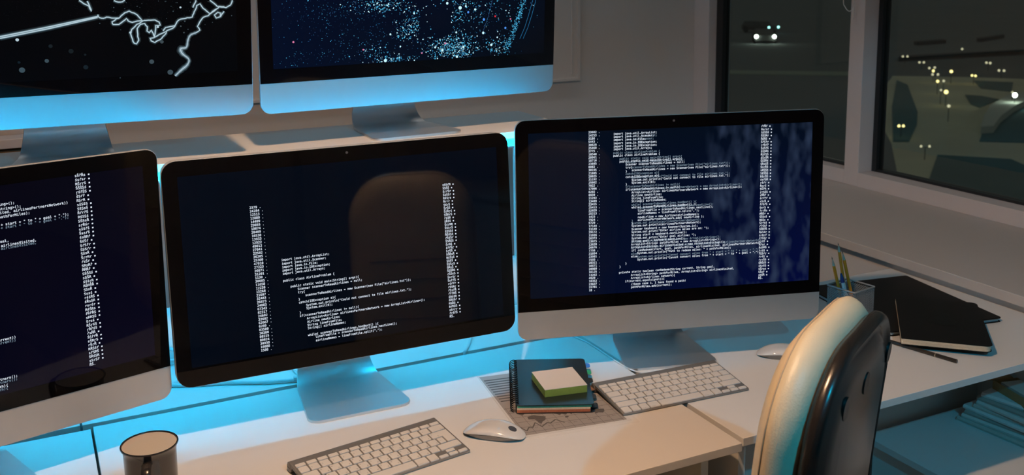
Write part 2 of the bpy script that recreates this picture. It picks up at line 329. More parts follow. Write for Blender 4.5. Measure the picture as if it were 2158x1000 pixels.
mV = imac('computer', .0514, 1.8839, SH, .5632, -.0641, -.2572, 'silver computer on the raised shelf showing a glowing coastline map', S_V)

CW = .00327
def code_part(m, name, rows, mats=(TEXT, TEXTD, TEXTF), right=False, cw=CW, d=-.0019):
    bm = bmesh.new()
    for i, (u, v, s, *k) in enumerate(rows):
        mi = k[0] if k else 0
        u0 = u - len(s) * cw if right else u
        skip = 0
        while u0 + skip * cw < .03: skip += 1
        s2 = s[skip:]; u0 += skip * cw
        lead = len(s2) - len(s2.lstrip()); s2 = s2.lstrip(); u0 += lead * cw
        if not s2: continue
        dd = d + (.0001 if mi else 0) - .00001 * (i % 5)
        add_text(bm, s2, lambda x, y, u0=u0, v=v, dd=dd: m.P(u0 + x, v + y, dd), cw, mi)
    return mesh_obj(name, bm, list(mats), m.screen)

code_part(mM, 'code_text', CODE_CENTRE)
code_part(mR, 'code_text', CODE_RIGHT, cw=.00336)
code_part(mL, 'code_text', CODE_LEFT, right=True)
NUM_C = '2379 24284 12513 12889 14409 29855 19874 28469 16530 13933 12922 49012 27041 22502 26205 25360 47910 27223 26671 31201 1130 30605 11658 12238 15268 21687 32483 26873 24883 67343 82317 24692 32682 62667 6289 83580 30388 80225 89824 30938 16088 1508'.split()
NUM_R = '23682 14253 3186 5443 30629 25460 2775 10540 20961 18710 23085 8882 30195 21805 20025 31192 25062 7022 17006 6292 8930 21292 13409 23415 25413 32029 25213 1423 7924 5729 17144 11149 29172 31936 26373 23075 13620 26676 7756 31664 23981 7593 28311 16671 20909 16125 13262 4620 10352 23637 31781 18'.split()
def column(nums, u0, v0, u1, v1):
    n = len(nums)
    return [(u0 + (u1-u0)*i/(n-1), v0 + (v1-v0)*i/(n-1), s + ' .') for i, s in enumerate(nums)]
code_part(mM, 'line_numbers', column(NUM_C, .1436, .3030, .1459, .0440), cw=.0034)
code_part(mR, 'line_numbers', column(NUM_R, .1480, .4180, .1472, .0945), cw=.0034)
def symbols(n, u0, v0, u1, v1, seed):
    r = random.Random(seed); rows = []
    for i in range(n):
        k = r.choice((4, 5, 5, 5))
        s = ''.join(r.choice('r\u0155\u0159\u0157R\u0158S\u015a\u0160s\u015b\u0161\u015e') for _ in range(k)) if i < n-1 else '\u0158\u0160.'
        f = i / (n - 1)
        rows.append((u0 + (u1-u0)*f, v0 + (v1-v0)*f, s))
        if i < n - 1: rows.append((u0 + (u1-u0)*f + (k + 1) * .0034, v0 + (v1-v0)*f, '\u25aa'))
    return rows
code_part(mM, 'symbol_column', symbols(41, .5075, .3060, .5092, .0480, 1), cw=.0034)
code_part(mR, 'symbol_column', symbols(50, .5112, .4160, .5110, .0960, 2), cw=.0034)
code_part(mL, 'symbol_column', symbols(48, .5135, .4190, .5130, .0970, 3), cw=.0034)

# coastline map
MAPL = mat('map_line_glow', (0, 0, 0), .5, emit=(.55, .72, .80), estr=.85)
MAPB = mat('map_blur_glow', (0, 0, 0), .5, emit=(.30, .42, .50), estr=.55)
MAPH = mat('map_halo_glow', (0, 0, 0), .5, emit=(.05, .08, .10), estr=.8)
def ribbon(bm, m, pts, w, d, mi=0):
    P = [Vector((x, y)) for x, y in pts]
    rings = []
    for i, p in enumerate(P):
        t = (P[min(i+1, len(P)-1)] - P[max(i-1, 0)]).normalized(); n = Vector((-t.y, t.x)) * (w[i] if isinstance(w, list) else w) / 2
        rings.append((p + n, p - n))
    vs = [[bm.verts.new(m.P(a.x, a.y, d)) for a in r] for r in rings]
    for a, b in zip(vs, vs[1:]):
        f = bm.faces.new((a[0], a[1], b[1], b[0])); f.material_index = mi
def jag(pts, amp, seed):
    r = random.Random(seed); out = []
    for a, b in zip(pts, pts[1:]):
        n = max(2, int(math.hypot(b[0]-a[0], b[1]-a[1]) / .0035))
        for k in range(n):
            f = k / n; out.append((a[0]+(b[0]-a[0])*f + r.uniform(-amp, amp), a[1]+(b[1]-a[1])*f + r.uniform(-amp, amp)))
    return out + [pts[-1]]
vtop = .16
GLOW = ((.0072, 3), (.0052, 4), (.0036, 5), (.0024, 6), (.0014, 0))
bm = bmesh.new()
for i, l in enumerate(MAP_LINES):
    l = [(u, v) for u, v in l if .03 < u < .62]
    if len(l) < 2: continue
    j = l if i < 2 else jag(l, .0005, i)
    for q, (w_, mi_) in enumerate(GLOW): ribbon(bm, mV, j, w_ * (1.15 if i < 2 else 1), -.00166 - .00004*q - .000002*i, mi_)
for i, l in enumerate((((.04, .30), (.09, .33), (.13, .31), (.16, .35), (.22, .36), (.26, .33), (.30, .35), (.36, .34), (.41, .37), (.47, .35), (.52, .31), (.56, .30)), ((.30, .27), (.33, .30), (.37, .30), (.40, .27), (.43, .26)), ((.10, .27), (.13, .285), (.16, .275), (.18, .29)))):
    j = jag(l, .0012, 30 + i)
    for q, (w_, mi_) in enumerate(GLOW): ribbon(bm, mV, j, w_, -.00166 - .00004*q - .000002*i, mi_)
j = [(p_.x, p_.y) for p_ in smooth_path([Vector((a_, b_, 0)) for a_, b_ in MAP_COAST], 6)]
cw_ = [.0052 + .0038*math.exp(-((k-26)/6.)**2) + .0026*math.exp(-((k-46)/5.)**2) + .0006*math.sin(k*1.7) for k in range(len(j))]
for q, (w_, mi_) in enumerate(((1.5, 3), (1.2, 4), (.92, 5), (.66, 6), (.40, 2), (.2, 7))):
    ribbon(bm, mV, j, [w_ * c_ for c_ in cw_], -.00168 - .00004*q, mi_)
mesh_obj('map_outline', bm, [MAPL, mat('map_glow', (0, 0, 0), .5, emit=(.10, .17, .22), estr=.8), MAPB] + [mat('map_glow_%d' % q, (0, 0, 0), .5, emit=c_) for q, c_ in enumerate(((.004, .007, .009), (.012, .022, .028), (.045, .075, .09), (.16, .25, .30), (.45, .58, .66)))], mV.screen)
def disc(bm, m, u, v, r, d, mi=0, n=8):
    f = bm.faces.new([bm.verts.new(m.P(u + r*math.cos(2*PI*k/n), v + r*math.sin(2*PI*k/n), d)) for k in range(n)]); f.material_index = mi
bm = bmesh.new()
for u, v, s, b in MAP_DOTS:
    if .03 < u < .62: disc(bm, mV, u, v, s * .00034, -.0018, 0 if b else 1, 12)
r = random.Random(3)
for k in range(500):
    u, v = r.uniform(.03, .6), r.uniform(.19, .26)
    disc(bm, mV, round(u/.0028)*.0028, round(v/.0028)*.0028, .0005, -.00175, 2, 4)
for k in range(90): disc(bm, mV, r.uniform(.42, .60), r.uniform(.17, .26), r.uniform(.0004, .0010), -.00175, r.choice((1, 1, 2)), 6)
for k in range(9):
    disc(bm, mV, r.uniform(.1, .5), r.uniform(.10, .17), r.uniform(.002, .005), -.0017 - k*1e-6, 2, 10)
mesh_obj('map_dots', bm, [MAPL, mat('map_dot_dim', (0, 0, 0), .5, emit=(.045, .07, .085), estr=.8), mat('map_dot_faint', (0, 0, 0), .5, emit=(.0016, .0026, .0032), estr=1.)], mV.screen)

# city lights
bm = bmesh.new(); r = random.Random(11)
def ok(u, v): return .028 < u < .621 and .087 < v < .419
for k in range(1500):
    u, v = r.uniform(.06, .60), r.uniform(.19, .415)
    if noise.noise(Vector((u * 9, v * 9, 4.))) > r.uniform(-.1, .45): disc(bm, mU, u, v, r.choice((.0005, .0006, .0009, .0013)), -.0018, r.choice((0, 1, 1, 2, 3)), 5)
for cu, cv, su, sv, n, b in CITY_CLUSTERS:
    for k in range(int(n * (1.35 if b else .75))):
        u, v = r.gauss(cu, su), r.gauss(cv, sv)
        if not ok(u, v): continue
        if .33 < u < .40 and .135 < v < .22 and r.random() < .9: continue
        s = r.choice((.0005, .0006, .0007, .0009, .0014)) if b else r.choice((.00035, .00045, .0005, .0008))
        mi = r.choice((0, 1, 1, 2)) if b else r.choice((1, 2, 2, 3, 3))
        disc(bm, mU, u, v, s, -.0018 - r.random()*.0001, mi, 5)
for u, v, s, c in CITY_LIGHTS:
    if ok(u, v): disc(bm, mU, u, v, s * .00034, -.002, (0, 4, 5, 6)[c], 10)
for i, l in enumerate(CITY_ARCS):
    if i < 2:
        for o_ in ((0, .008) if i == 0 else (0,)):
            ribbon(bm, mU, [(min(.62, u + o_), v) for u, v in l if ok(u, v)], .0007, -.0018, 2 if i == 0 else 3)
    else:
        for a, b in zip(l, l[1:]):
            for k in range(70):
                f = r.random(); u = a[0]+(b[0]-a[0])*f + r.gauss(0, .004); v = a[1]+(b[1]-a[1])*f + r.gauss(0, .004)
                if ok(u, v): disc(bm, mU, u, v, r.choice((.0006, .0008, .0011)), -.0019, r.choice((1, 1, 2)), 5)
mesh_obj('city_lights', bm, [mat('light_white', (0,0,0), .5, emit=(.55, .88, 1.), estr=1.1), mat('light_pale_blue', (0,0,0), .5, emit=(.08, .50, .80), estr=1.), mat('light_blue', (0,0,0), .5, emit=(.02, .19, .42), estr=1.), mat('light_deep_blue', (0,0,0), .5, emit=(.02, .07, .2), estr=1.), mat('light_pink', (0,0,0), .5, emit=(.7, .18, .35), estr=1.), mat('light_red', (0,0,0), .5, emit=(.7, .02, .04), estr=1.), mat('light_royal', (0,0,0), .5, emit=(.08, .3, .9), estr=1.)], mU.screen)

# ------------------------------------------------------------------ desks and raised shelf
def desk(x0, x1, y0, y1, label, legs, modesty, cat='desk'):
    d = empty('desk', ((x0+x1)/2, (y0+y1)/2, FLOOR), label=label, cat=cat, group='white desks in a row')
    ox, oy, oz = d.location
    def part(name, b, m, bevel=.0008):
        return boxo(name, (b[0]-ox, b[1]-ox, b[2]-oy, b[3]-oy, b[4]-oz, b[5]-oz), m, d, bevel=bevel)
    part('tabletop', (x0, x1, y0, y1, -.0155, 0), WHITE)
    for lx in legs: part('side_panel', (lx, lx+.016, y0+.03, y1-.02, FLOOR, -.0155), EDGE)
    part('back_panel', (legs[0]+.016, legs[-1], modesty, modesty+.016, FLOOR+.25, -.0155), EDGE)
    return d
desk(.060, 1.0735, 1.303, 1.905, 'white desk in the middle, holding the black-fronted computer and keyboard', (.09, 1.008), 1.86)
desk(1.086, 2.084, 1.316, 1.930, 'white desk on the right beside the window sill, behind the white chair', (1.1005, 2.067), 1.62)
desk(-.965, .0555, 1.303, 1.897, 'white desk at the left edge, under the left computer', (-.93, .022), 1.85)

u = empty('raised_shelf', (.05, 2.03, FLOOR), label='white raised shelf unit behind the desks, lit cyan underneath, carrying two computers', cat='shelf')
def rs(name, x0, x1, y0, y1, z0, z1, m=WHITE, **k):
    return boxo(name, (x0-.05, x1-.05, y0-2.03, y1-2.03, z0-FLOOR, z1-FLOOR), m, u, bevel=.0008, **k)
rs('top_board', -1.0, 1.070, 1.886, 2.164, SH-.016, SH)
rs('base_board', -1.0, 1.054, 1.921, 2.148, -.016, 0)
rs('side_panel', 1.054, 1.070, 1.919, 2.164, FLOOR, SH-.016)
rs('side_panel', -1.0, -.984, 1.919, 2.164, FLOOR, SH-.016)
rs('rear_rail', -.984, 1.054, 2.148, 2.164, .398, SH-.016)
rs('low_back_panel', -.984, 1.054, 2.148, 2.164, FLOOR+.3, .121)
LEDM = mat('led_cyan', (.1, .3, .4), .5, emit=(.0, .55, 1.), estr=P_LEDR)
LEDF = mat('led_cyan_front', (.1, .3, .4), .5, emit=(.0, .55, 1.), estr=P_LEDF)
ch_ = rs('led_channel', -.985, 1.060, 1.862, 1.8858, .4515, .4560, mat('led_channel_aluminium', (.7, .7, .7), .4, 1.))
LEDT = mat('led_cyan_up', (.1, .3, .4), .5, emit=(.0, .50, 1.), estr=P_LEDT)
bm = bmesh.new(); vs_ = box(bm, -1.035, 1.010, 1.864-2.03, 1.878-2.03, .4560-FLOOR, .4690-FLOOR)
bm.faces.ensure_lookup_table()
for f_ in bm.faces:
    n_ = f_.calc_center_median(); f_.material_index = 1 if abs(n_.z - (.4690-FLOOR)) < 1e-4 else 0
mesh_obj('led_strip', bm, [LEDF, LEDT], u, label='bright cyan light strip along the front edge')
l = rs('led_profile', -.9, 1.04, 1.968, 1.984, .455, SH-.016, mat('led_profile_aluminium', (.7, .7, .7), .4, 1.))
bm = bmesh.new(); box(bm, -.95, .985, -.0605, -.0475, .455-FLOOR-.003, .455-FLOOR)
mesh_obj('led_strip', bm, LEDM, l).parent = u

# low cabinet under the right desk
c = empty('low_cabinet', (1.9, 1.2, FLOOR), label='low white cabinet sticking out under the right desk, papers on its top', cat='cabinet')
def lc(name, x0, x1, y0, y1, z0, z1, m=EDGE): return boxo(name, (x0-1.9, x1-1.9, y0-1.2, y1-1.2, z0-FLOOR, z1-FLOOR), m, c, bevel=.0008)
lc('top_board', 1.673, 2.064, .95, 1.603, -.266, -.25, WHITE)
lc('side_panel', 1.69, 1.706, .97, 1.59, FLOOR, -.266)
lc('side_panel', 2.046, 2.062, .97, 1.59, FLOOR, -.266)
lc('back_panel', 1.706, 2.046, 1.574, 1.59, FLOOR, -.266)
for k in range(2): lc('drawer', 1.709, 2.043, .965, .985, FLOOR+.03+k*.22, FLOOR+.24+k*.22)

# ------------------------------------------------------------------ keyboards
def make_keyboard(x, y, a, label, iso):
    root = empty('keyboard', (x, y, 0), a, label=label, cat='keyboard', group='keyboards on the desks')
    bm = bmesh.new()
    prof = [(.0015, .0005), (0, .0018), (0, .0040), (.0015, .0052), (.106, .0168)]
    for k in range(11):
        q = math.radians(100 - 28 * k); prof.append((.1205 + .0092 * math.cos(q), .0093 + .0092 * math.sin(q)))
    prof = [p for p in prof if p[1] >= 0] + [(.110, .0095), (.1085, .0118), (.004, .0016)]
    out = []
    for p in prof:
        if not out or math.hypot(p[0]-out[-1][0], p[1]-out[-1][1]) > 5e-4: out.append(p)
    rr = [(-.1405, .0018), (-.1398, 0), (.1398, 0), (.1405, .0018)]
    rings = []
    for xx, ins in rr:
        rings.append([(xx, min(max(p[0], ins), .1297 - ins), p[1]) for p in out])
    loft(bm, rings)
    mesh_obj('body', bm, ALUD, root, smooth=35, bevel=.0004)
    for sx in (-1, 1):
        bm = bmesh.new(); lofts = []
        for dx, r_ in ((0, .0078), (.0008, .0072)):
            lofts.append([(sx * (.1405 + dx), .1205 + r_*math.cos(k*PI/8), .0093 + r_*math.sin(k*PI/8)) for k in range(16)])
        loft(bm, lofts)
        box(bm, min(sx*.1413, sx*.1416), max(sx*.1413, sx*.1416), .1150, .1260, .0087, .0099, 1)
        mesh_obj('end_cap', bm, [ALUD, GASKET], root)
    sl = math.atan2(.0116, .1045)
    def top(yy): return .0052 + (yy - .0015) * math.tan(sl)
    rot = Matrix.Rotation(sl, 4, 'X')
    def key(x0, w, y0, h, leg=None, leg2=None, small=None, name='key', shape=None):
        bm = bmesh.new(); g = .0013
        cx, cy = x0 + w/2, y0 + h/2
        T = Matrix.Translation((cx, cy, top(cy))) @ rot
        hw, hh = w/2 - g, h/2 - g
        pts = shape or rrect(-hw, hw, -hh, hh, .0016, 4)
        pin = [(px * (1 - .0004/max(hw, .004)), py * (1 - .0004/max(hh, .004))) for px, py in pts]
        loft(bm, [[T @ Vector((px, py, zz)) for px, py in P_] for P_, zz in ((pts, -.0003), (pts, .0016), (pin, .0021))])
        def put(s, px, py, size):
            add_text(bm, s, lambda xx, yy: T @ Vector((px + xx, py + yy, .00216)), size, 1, .0)
        if leg: put(leg, -hw + .0018, (hh - .0058) if leg2 else -.0018, .0028)
        if leg2: put(leg2, hw - .0052, -hh + .0018, .0028)
        if small: put(small, (hw - .0012 - len(small)*.0013) if x0 > .05 else -hw + .0012, -hh + .0014, .0013)
        mesh_obj(name, bm, [KEYW, KEYG], root, smooth=30)
    X0 = -.1378; U = .0190
    rows = [.1005, .0815, .0625, .0435, .0245, .0045]      # y of each row: function row first
    fn = ['esc'] + ['F%d' % k for k in range(1, 13)] + ['^']
    for k in range(14): key(X0 + k * .01968, .01968, .0965, .0112, None, None, fn[k])
    r1 = list('`1234567890-='); s1 = list('~!@#$%^&*()_+') if not iso else list('>"\u2116%:,.;()_+') 
    if iso: r1 = list('<1234567890-=')
    for k in range(13): key(X0 + k*U, U, .0775, U, r1[k], '"' if False else None)
    key(X0 + 13*U, .0285, .0775, U, None, None, 'delete')
    cyr = ['\u0419\u0426\u0423\u041a\u0415\u041d\u0413\u0428\u0429\u0417\u0425\u042a', '\u0424\u042b\u0412\u0410\u041f\u0420\u041e\u041b\u0414\u0416\u042d', '\u042f\u0427\u0421\u041c\u0418\u0422\u042c\u0411\u042e/']
    lat = ['QWERTYUIOP[]', "ASDFGHJKL;'", 'ZXCVBNM,./']
    key(X0, U*1.5, .0585, U, None, None, 'tab')
    for k in range(12): key(X0 + (1.5+k)*U, U, .0585, U, lat[0][k], cyr[0][k] if iso else None)
    key(X0, U*1.75, .0395, U, None, None, 'caps lock')
    for k in range(11): key(X0 + (1.75+k)*U, U, .0395, U, lat[1][k], cyr[1][k] if iso else None)
    if iso:
        key(X0 + 12.75*U, U*.75, .0395, U, '\\')
        g = .0013; w, h = U, 2*U
        a_, b_, c_ = -w/2 + g, w/2 - g, h/2 - g
        key(X0 + 13.5*U, U, .0395, 2*U, None, None, 'return', shape=[(a_, -c_), (b_, -c_), (b_, c_), (a_ - .004, c_), (a_ - .004, g), (a_, g)])
    else:
        key(X0 + 13.5*U, U, .0585, U, '\\')
        key(X0 + 12.75*U, U*1.75, .0395, U, None, None, 'return')
    key(X0, U*2.25, .0205, U, None, None, 'shift')
    for k in range(10): key(X0 + (2.25+k)*U, U, .0205, U, lat[2][k], cyr[2][k] if iso else None)
    key(X0 + 12.25*U, U*2.25, .0205, U, None, None, 'shift')
    x = X0
    for w, s in ((1, 'fn'), (1, 'control'), (1, 'option'), (1.25, 'command'), (5, None), (1.25, 'command'), (1, 'option')):
        key(x, w*U, .0005, .0200, None, None, s, name='space_bar' if w == 5 else 'key'); x += w*U
    key(x, U, .0005, .0100, None, None, '<'); key(x+U, U, .0005, .0100, None, None, 'v')
    key(x+U, U, .0105, .0100, None, None, '^'); key(x+2*U, U, .0005, .0100, None, None, '>')
    return root
make_keyboard(.4987, 1.469, .154, 'aluminium keyboard in front of the middle computer, letters in two alphabets', True)
make_keyboard(1.0856, 1.480, -.055, 'aluminium keyboard bridging the gap between desks, at the right computer', False)

# ------------------------------------------------------------------ computer mice
def make_mouse(x, y, a, label, dot):
    root = empty('computer_mouse', (x, y, 0), a, label=label, cat='mouse', group='mice on the desks')
    def ring(z, s, sx=1.):
        pts = []
        for k in range(40):
            q = 2*PI*k/40; c_, s_ = math.cos(q), math.sin(q)
            pts.append((.057 * s * sx * (abs(c_)**.72) * (1 if c_ > 0 else -1), .0285 * s * (abs(s_)**.8) * (1 if s_ > 0 else -1), z))
        return pts
    def hz(px): return .0205 * (1 - (px/.060)**2) ** .8 + .001 if abs(px) < .060 else .001
    bm = bmesh.new()
    lower = ring(.0008, .80); mid = [(px, py, max(.0025, hz(px) * .55 )) for px, py, _ in ring(0, .985)]
    loft(bm, [lower, mid])
    mesh_obj('base', bm, ALUD, root, smooth=50)
    bm = bmesh.new(); rings = []
    for s, f in ((.985, .56), (1., .62), (.97, .74), (.88, .87), (.72, .95), (.5, .99), (.25, 1.), (.06, 1.)):
        rings.append([(px, py, max(.0028, hz(px) * f + .0006)) for px, py, _ in ring(0, s)])
    loft(bm, rings, True, True)
    mesh_obj('shell', bm, mat('white_gloss_shell', (.78, .77, .75), .12, coat=.5), root, smooth=60)
    if dot:
        bm = bmesh.new()
        lofts = [[(.034 + r_*math.cos(k*PI/12), r_*math.sin(k*PI/12), 0) for k in range(24)] for r_ in (.0075, .0074)]
        up = [[(px, py, hz(px) * (1 - .05*(py/.0285)**2*4) + dz) for px, py, _ in r_] for r_, dz in zip(lofts, (-.0012, .0012))]
        loft(bm, up)
        mesh_obj('round_mark', bm, mat('grey_mark', (.07, .07, .08), .35), root, smooth=30)
    return root
make_mouse(.7015, 1.531, -.72, 'white mouse with a dark round mark, between keyboard and printed map', True)
make_mouse(1.405, 1.578, -.62, 'white mouse half hidden behind the white chair', False)

# ------------------------------------------------------------------ mug
MUGOUT = mat('mug_black_glaze', (.022, .019, .018), .22, coat=.3)
MUGIN = mat('mug_cream_glaze', (.60, .54, .45), .3)
root = empty('mug', (.129, 1.590, 0), math.radians(-102), label='black enamel mug with cream inside, standing at the lower left', cat='mug')
bm = bmesh.new()
lathe(bm, [(.001, 0), (.034, 0), (.0375, .002), (.039, .006), (.0395, .04), (.040, .078), (.0412, .086), (.0436, .0888), (.0442, .0904), (.0436, .0918), (.0418, .0916), (.0405, .0895), (.0396, .0895)], 64)
mesh_obj('outer_wall', bm, MUGOUT, root, smooth=50)
bm = bmesh.new()
lathe(bm, [(.0409, .0902), (.0397, .084), (.0388, .04), (.038, .008), (.035, .005), (.001, .0045)], 64)
mesh_obj('inside', bm, MUGIN, root, smooth=50)
bm = bmesh.new()
pts = smooth_path([(.039, 0, .074), (.052, 0, .079), (.067, 0, .072), (.071, 0, .055), (.064, 0, .036), (.050, 0, .022), (.0385, 0, .018)], 6)
rings = []
for i, p in enumerate(pts):
    d = (pts[min(i+1, len(pts)-1)] - pts[max(i-1, 0)]).normalized(); n = Vector((-d.z, 0, d.x))
    rings.append([p + n * .0028 * math.sin(q*PI/5) + Vector((0, .0075 * math.cos(q*PI/5), 0)) for q in range(10)])
loft(bm, rings)
mesh_obj('handle', bm, MUGOUT, root, smooth=50)

# ------------------------------------------------------------------ printed map
BL, EX, EY = Vector((.749, 1.505)), Vector((.199, -.033)), Vector((.032, .28))
def ST(s, t, z): p = BL + EX * s + EY * t; return Vector((p.x, p.y, z))
for k, (ds, dt, z) in enumerate(((.055, -.035, .0003), (0, 0, .0008))):
    bm = bmesh.new()
    c = [(-.035 + ds, -.03 + dt), (1.02 + ds, -.012 + dt), (1.02 + ds, 1.0 + dt), (0 + ds, 1.0 + dt)]
    loft(bm, [[ST(s, t, z - .0003) for s, t in c], [ST(s, t, z) for s, t in c]])
    if k == 0:
        mesh_obj('paper_sheet', bm, mat('paper_white', (.76, .75, .73), .7), label='blank white sheet peeking out from under the printed map sheet', cat='paper')
    else:
        pap = mesh_obj('printed_sheet', bm, mat('paper_margin', (.70, .69, .67), .6), label='grey printed sheet with world map and bar lines, under the spiral notebook', cat='paper')
bm = bmesh.new()
def poly(pts, z, mi): 
    f = bm.faces.new([bm.verts.new(ST(s, t, z)) for s, t in pts]); f.material_index = mi
poly([(-.008, -.008), (.985, .006), (.985, .975), (.012, .975)], .00085, 0)
for a in range(10):
    t = .52 + a * .041; x = .05 - .003 * a
    poly([(.03, t), (.90, t), (.90, t+.018), (.03, t+.018)], .00092, 2)
def line(a, b, w, mi, z=.00094):
    a = Vector(a); b = Vector(b); d = (b - a).normalized(); n = Vector((-d.y * .8, d.x)) * w / 2
    poly([tuple(a - n), tuple(b - n), tuple(b + n), tuple(a + n)], z, mi)
for k in range(11): line((.02 + k * .093, .0), (.02 + k * .093, .42), .004, 1)
for k in range(6): line((.0, .03 + k * .075), (.97, .03 + k * .075), .004, 1)
for c in ([(.031, .368), (.089, .382), (.232, .338), (.21, .31), (.185, .29), (.15, .295), (.117, .271), (.10, .29), (.081, .306), (.081, .338)],
          [(.151, .246), (.18, .25), (.21, .257), (.312, .215), (.285, .166), (.25, .15), (.218, .115), (.207, .149), (.195, .194), (.143, .206)],
          [(.36, .33), (.45, .34), (.55, .32), (.60, .286), (.588, .251), (.54, .23), (.501, .195), (.47, .22), (.445, .202), (.42, .23), (.385, .25)],
          [(.483, .182), (.515, .171), (.498, .155), (.472, .156)], [(.55, .215), (.565, .22), (.56, .19), (.548, .195)],
          [(.76, .22), (.80, .235), (.84, .21), (.88, .205), (.87, .175), (.84, .149), (.80, .16), (.765, .151), (.775, .185)],
          [(.60, .30), (.68, .31), (.72, .28), (.66, .27)]):
    poly(c, .0009, 2)
z_ = [(.017, .113), (.047, .048), (.09, .096), (.118, .082), (.177, .149), (.204, .078), (.281, .126), (.304, .111), (.373, .151), (.428, .09)]
for a, b in zip(z_, z_[1:]): line(a, b, .012, 2, .00098)
for (s, t), w in zip([(.304, .079), (.494, .083), (.685, .084), (.875, .089), (.122, .082)], ('0.8.15', '15.25', '20.05', '23.07', '12.17')):
    add_text(bm, w, lambda x, y, s=s, t=t: ST(s - .04 + x / .2, t - .01 + y / .28, .00099), .0036, 1, 0)
mesh_obj('print', bm, [mat('print_grey', (.33, .30, .28), .65), mat('print_line', (.12, .105, .10), .65), mat('print_dark', (.085, .075, .07), .65)], pap)

# ------------------------------------------------------------------ spiral notebook
root = empty('spiral_notebook', (.885, 1.662, .0011), -.44, label='black spiral notebook with coloured page edges and index tabs, on the printed map', cat='notebook')
def nb(name, x0, x1, y0, y1, z0, z1, m, **k): return boxo(name, (x0, x1, y0, y1, z0, z1), m, root, **k)
COVER = mat('notebook_cover', (.010, .013, .016), .28)
def sheet(name, x0, x1, y0, y1, z0, z1, m, r=.008):
    bm = bmesh.new(); o = rrect(x0, x1, y0, y1, r, 5)
    loft(bm, [[(a, b, z) for a, b in o] for z in (z0, z1)]); return mesh_obj(name, bm, m, root)
sheet('back_cover', -.070, .079, -.114, .110, .0, .0012, COVER)
nb('orange_pages', -.068, .070, -.112, .108, .0012, .0065, mat('orange_page_edges', (.42, .13, .06), .7, noise_amt=.3, nscale=400))
nb('cream_pages', -.068, .070, -.1115, .108, .0065, .010, mat('cream_page_edges', (.62, .50, .38), .7, noise_amt=.2, nscale=400))
nb('green_pages', -.067, .072, -.111, .108, .010, .0150, mat('green_page_edges', (.05, .30, .20), .7, noise_amt=.3, nscale=400))
sheet('front_cover', -.070, .077, -.113, .110, .0150, .0164, COVER)
bm = bmesh.new()
for k in range(24):
    y = -.104 + k * .0089
    pts = [(-.0705 + .0095*math.cos(q*2*PI/16), y + .0012*math.sin(q*2*PI/16), .0088 + .0100*math.sin(q*2*PI/16)) for q in range(16)]
    for dy in (-.0009, .0009):
        tube(bm, [(p[0], p[1] + dy, p[2]) for p in pts], .0006, 5, closed=True)
mesh_obj('spiral_binding', bm, mat('black_wire', (.012, .012, .014), .25, .6), root, smooth=60)
for k, (y, c, nm) in enumerate(((.078, (.05, .22, .65), 'blue'), (.048, (.02, .35, .16), 'green'), (.012, (.02, .02, .02), 'black'), (-.022, (.25, .12, .06), 'brown'), (-.055, (.02, .02, .02), 'black'), (-.090, (.012, .014, .016), 'black'))):
    bm = bmesh.new(); o = rrect(.070, .086, y - .011, y + .011, .006, 5)
    zz = .0135 - k * .0020
    loft(bm, [[(a, b, z) for a, b in o] for z in (zz, zz + .0009)])
    mesh_obj('index_tab', bm, mat('tab_' + nm + str(k), c, .5), root, label=nm + ' index tab')

# sticky note pad
root = empty('sticky_note_pad', (.8885, 1.6315, .0176), -.19, label='block of sticky notes, white on top with green edges, on the spiral notebook', cat='sticky notes')
boxo('green_notes', (-.0425, .0425, -.045, .045, 0, .0145), mat('green_notes', (.20, .31, .06), .7, noise_amt=.12, nscale=300), root, bevel=.0004)
boxo('white_note', (-.0425, .0425, -.045, .045, .0145, .0155), mat('white_note', (.78, .74, .70), .7), root)

# ------------------------------------------------------------------ pencil cup
MESHM = mat('cup_mesh_metal', (.30, .32, .33), .4, .4)
root = empty('pencil_cup', (1.655, 1.645, 0), .16, label='dark wire-mesh pencil cup on the right desk', cat='pencil cup')
h = .036; H_ = .098
bm = bmesh.new()
N = 14
def wall(P0, P1):
    P0 = Vector(P0); P1 = Vector(P1); d = P1 - P0; L = d.length; d.normalize()
    nrm = Vector((-d.y, d.x, 0)) * .0004
    st = .0056; ht = H_ - .008
    k = -int(ht / st) - 1
    while k * st < L:
        for sg in (1, -1):
            a0 = k * st if sg > 0 else k * st + ht
            pts = []
            # clip the diagonal to the wall
            x0, z0, x1, z1 = (k*st, 0, k*st + ht, ht) if sg > 0 else (k*st + ht, 0, k*st, ht)
            def cut(x0, z0, x1, z1):
                if x1 == x0: return None
                t0, t1 = 0., 1.
                for lo in (0., L):
                    pass
                ts = sorted(((0 - x0) / (x1 - x0), (L - x0) / (x1 - x0)))
                t0 = max(0, ts[0]); t1 = min(1, ts[1])
                return None if t1 - t0 < .02 else (x0 + (x1-x0)*t0, z0 + (z1-z0)*t0, x0 + (x1-x0)*t1, z0 + (z1-z0)*t1)
            c_ = cut(x0, z0, x1, z1)
            if not c_: continue
            A = P0 + d * c_[0] + Vector((0, 0, .004 + c_[1])); B = P0 + d * c_[2] + Vector((0, 0, .004 + c_[3]))
            e = (B - A).normalized(); w = e.cross(nrm.normalized()) * .00075
            r0 = [A + w + nrm, A - w + nrm, A - w - nrm, A + w - nrm]
            r1 = [B + w + nrm, B - w + nrm, B - w - nrm, B + w - nrm]
            loft(bm, [r0, r1])
        k += 1
cs = [(-h, -h, 0), (h, -h, 0), (h, h, 0), (-h, h, 0)]
for i in range(4): wall(cs[i], cs[(i+1) % 4])
mesh_obj('mesh_walls', bm, MESHM, root)
bm = bmesh.new()
o = rrect(-h - .001, h + .001, -h - .001, h + .001, .004, 4)
tube(bm, [(a, b, H_) for a, b in o], .0022, 8, closed=True)
mesh_obj('rim', bm, MESHM, root, smooth=60)
bm = bmesh.new(); loft(bm, [[(a, b, z) for a, b in o] for z in (0, .004)])
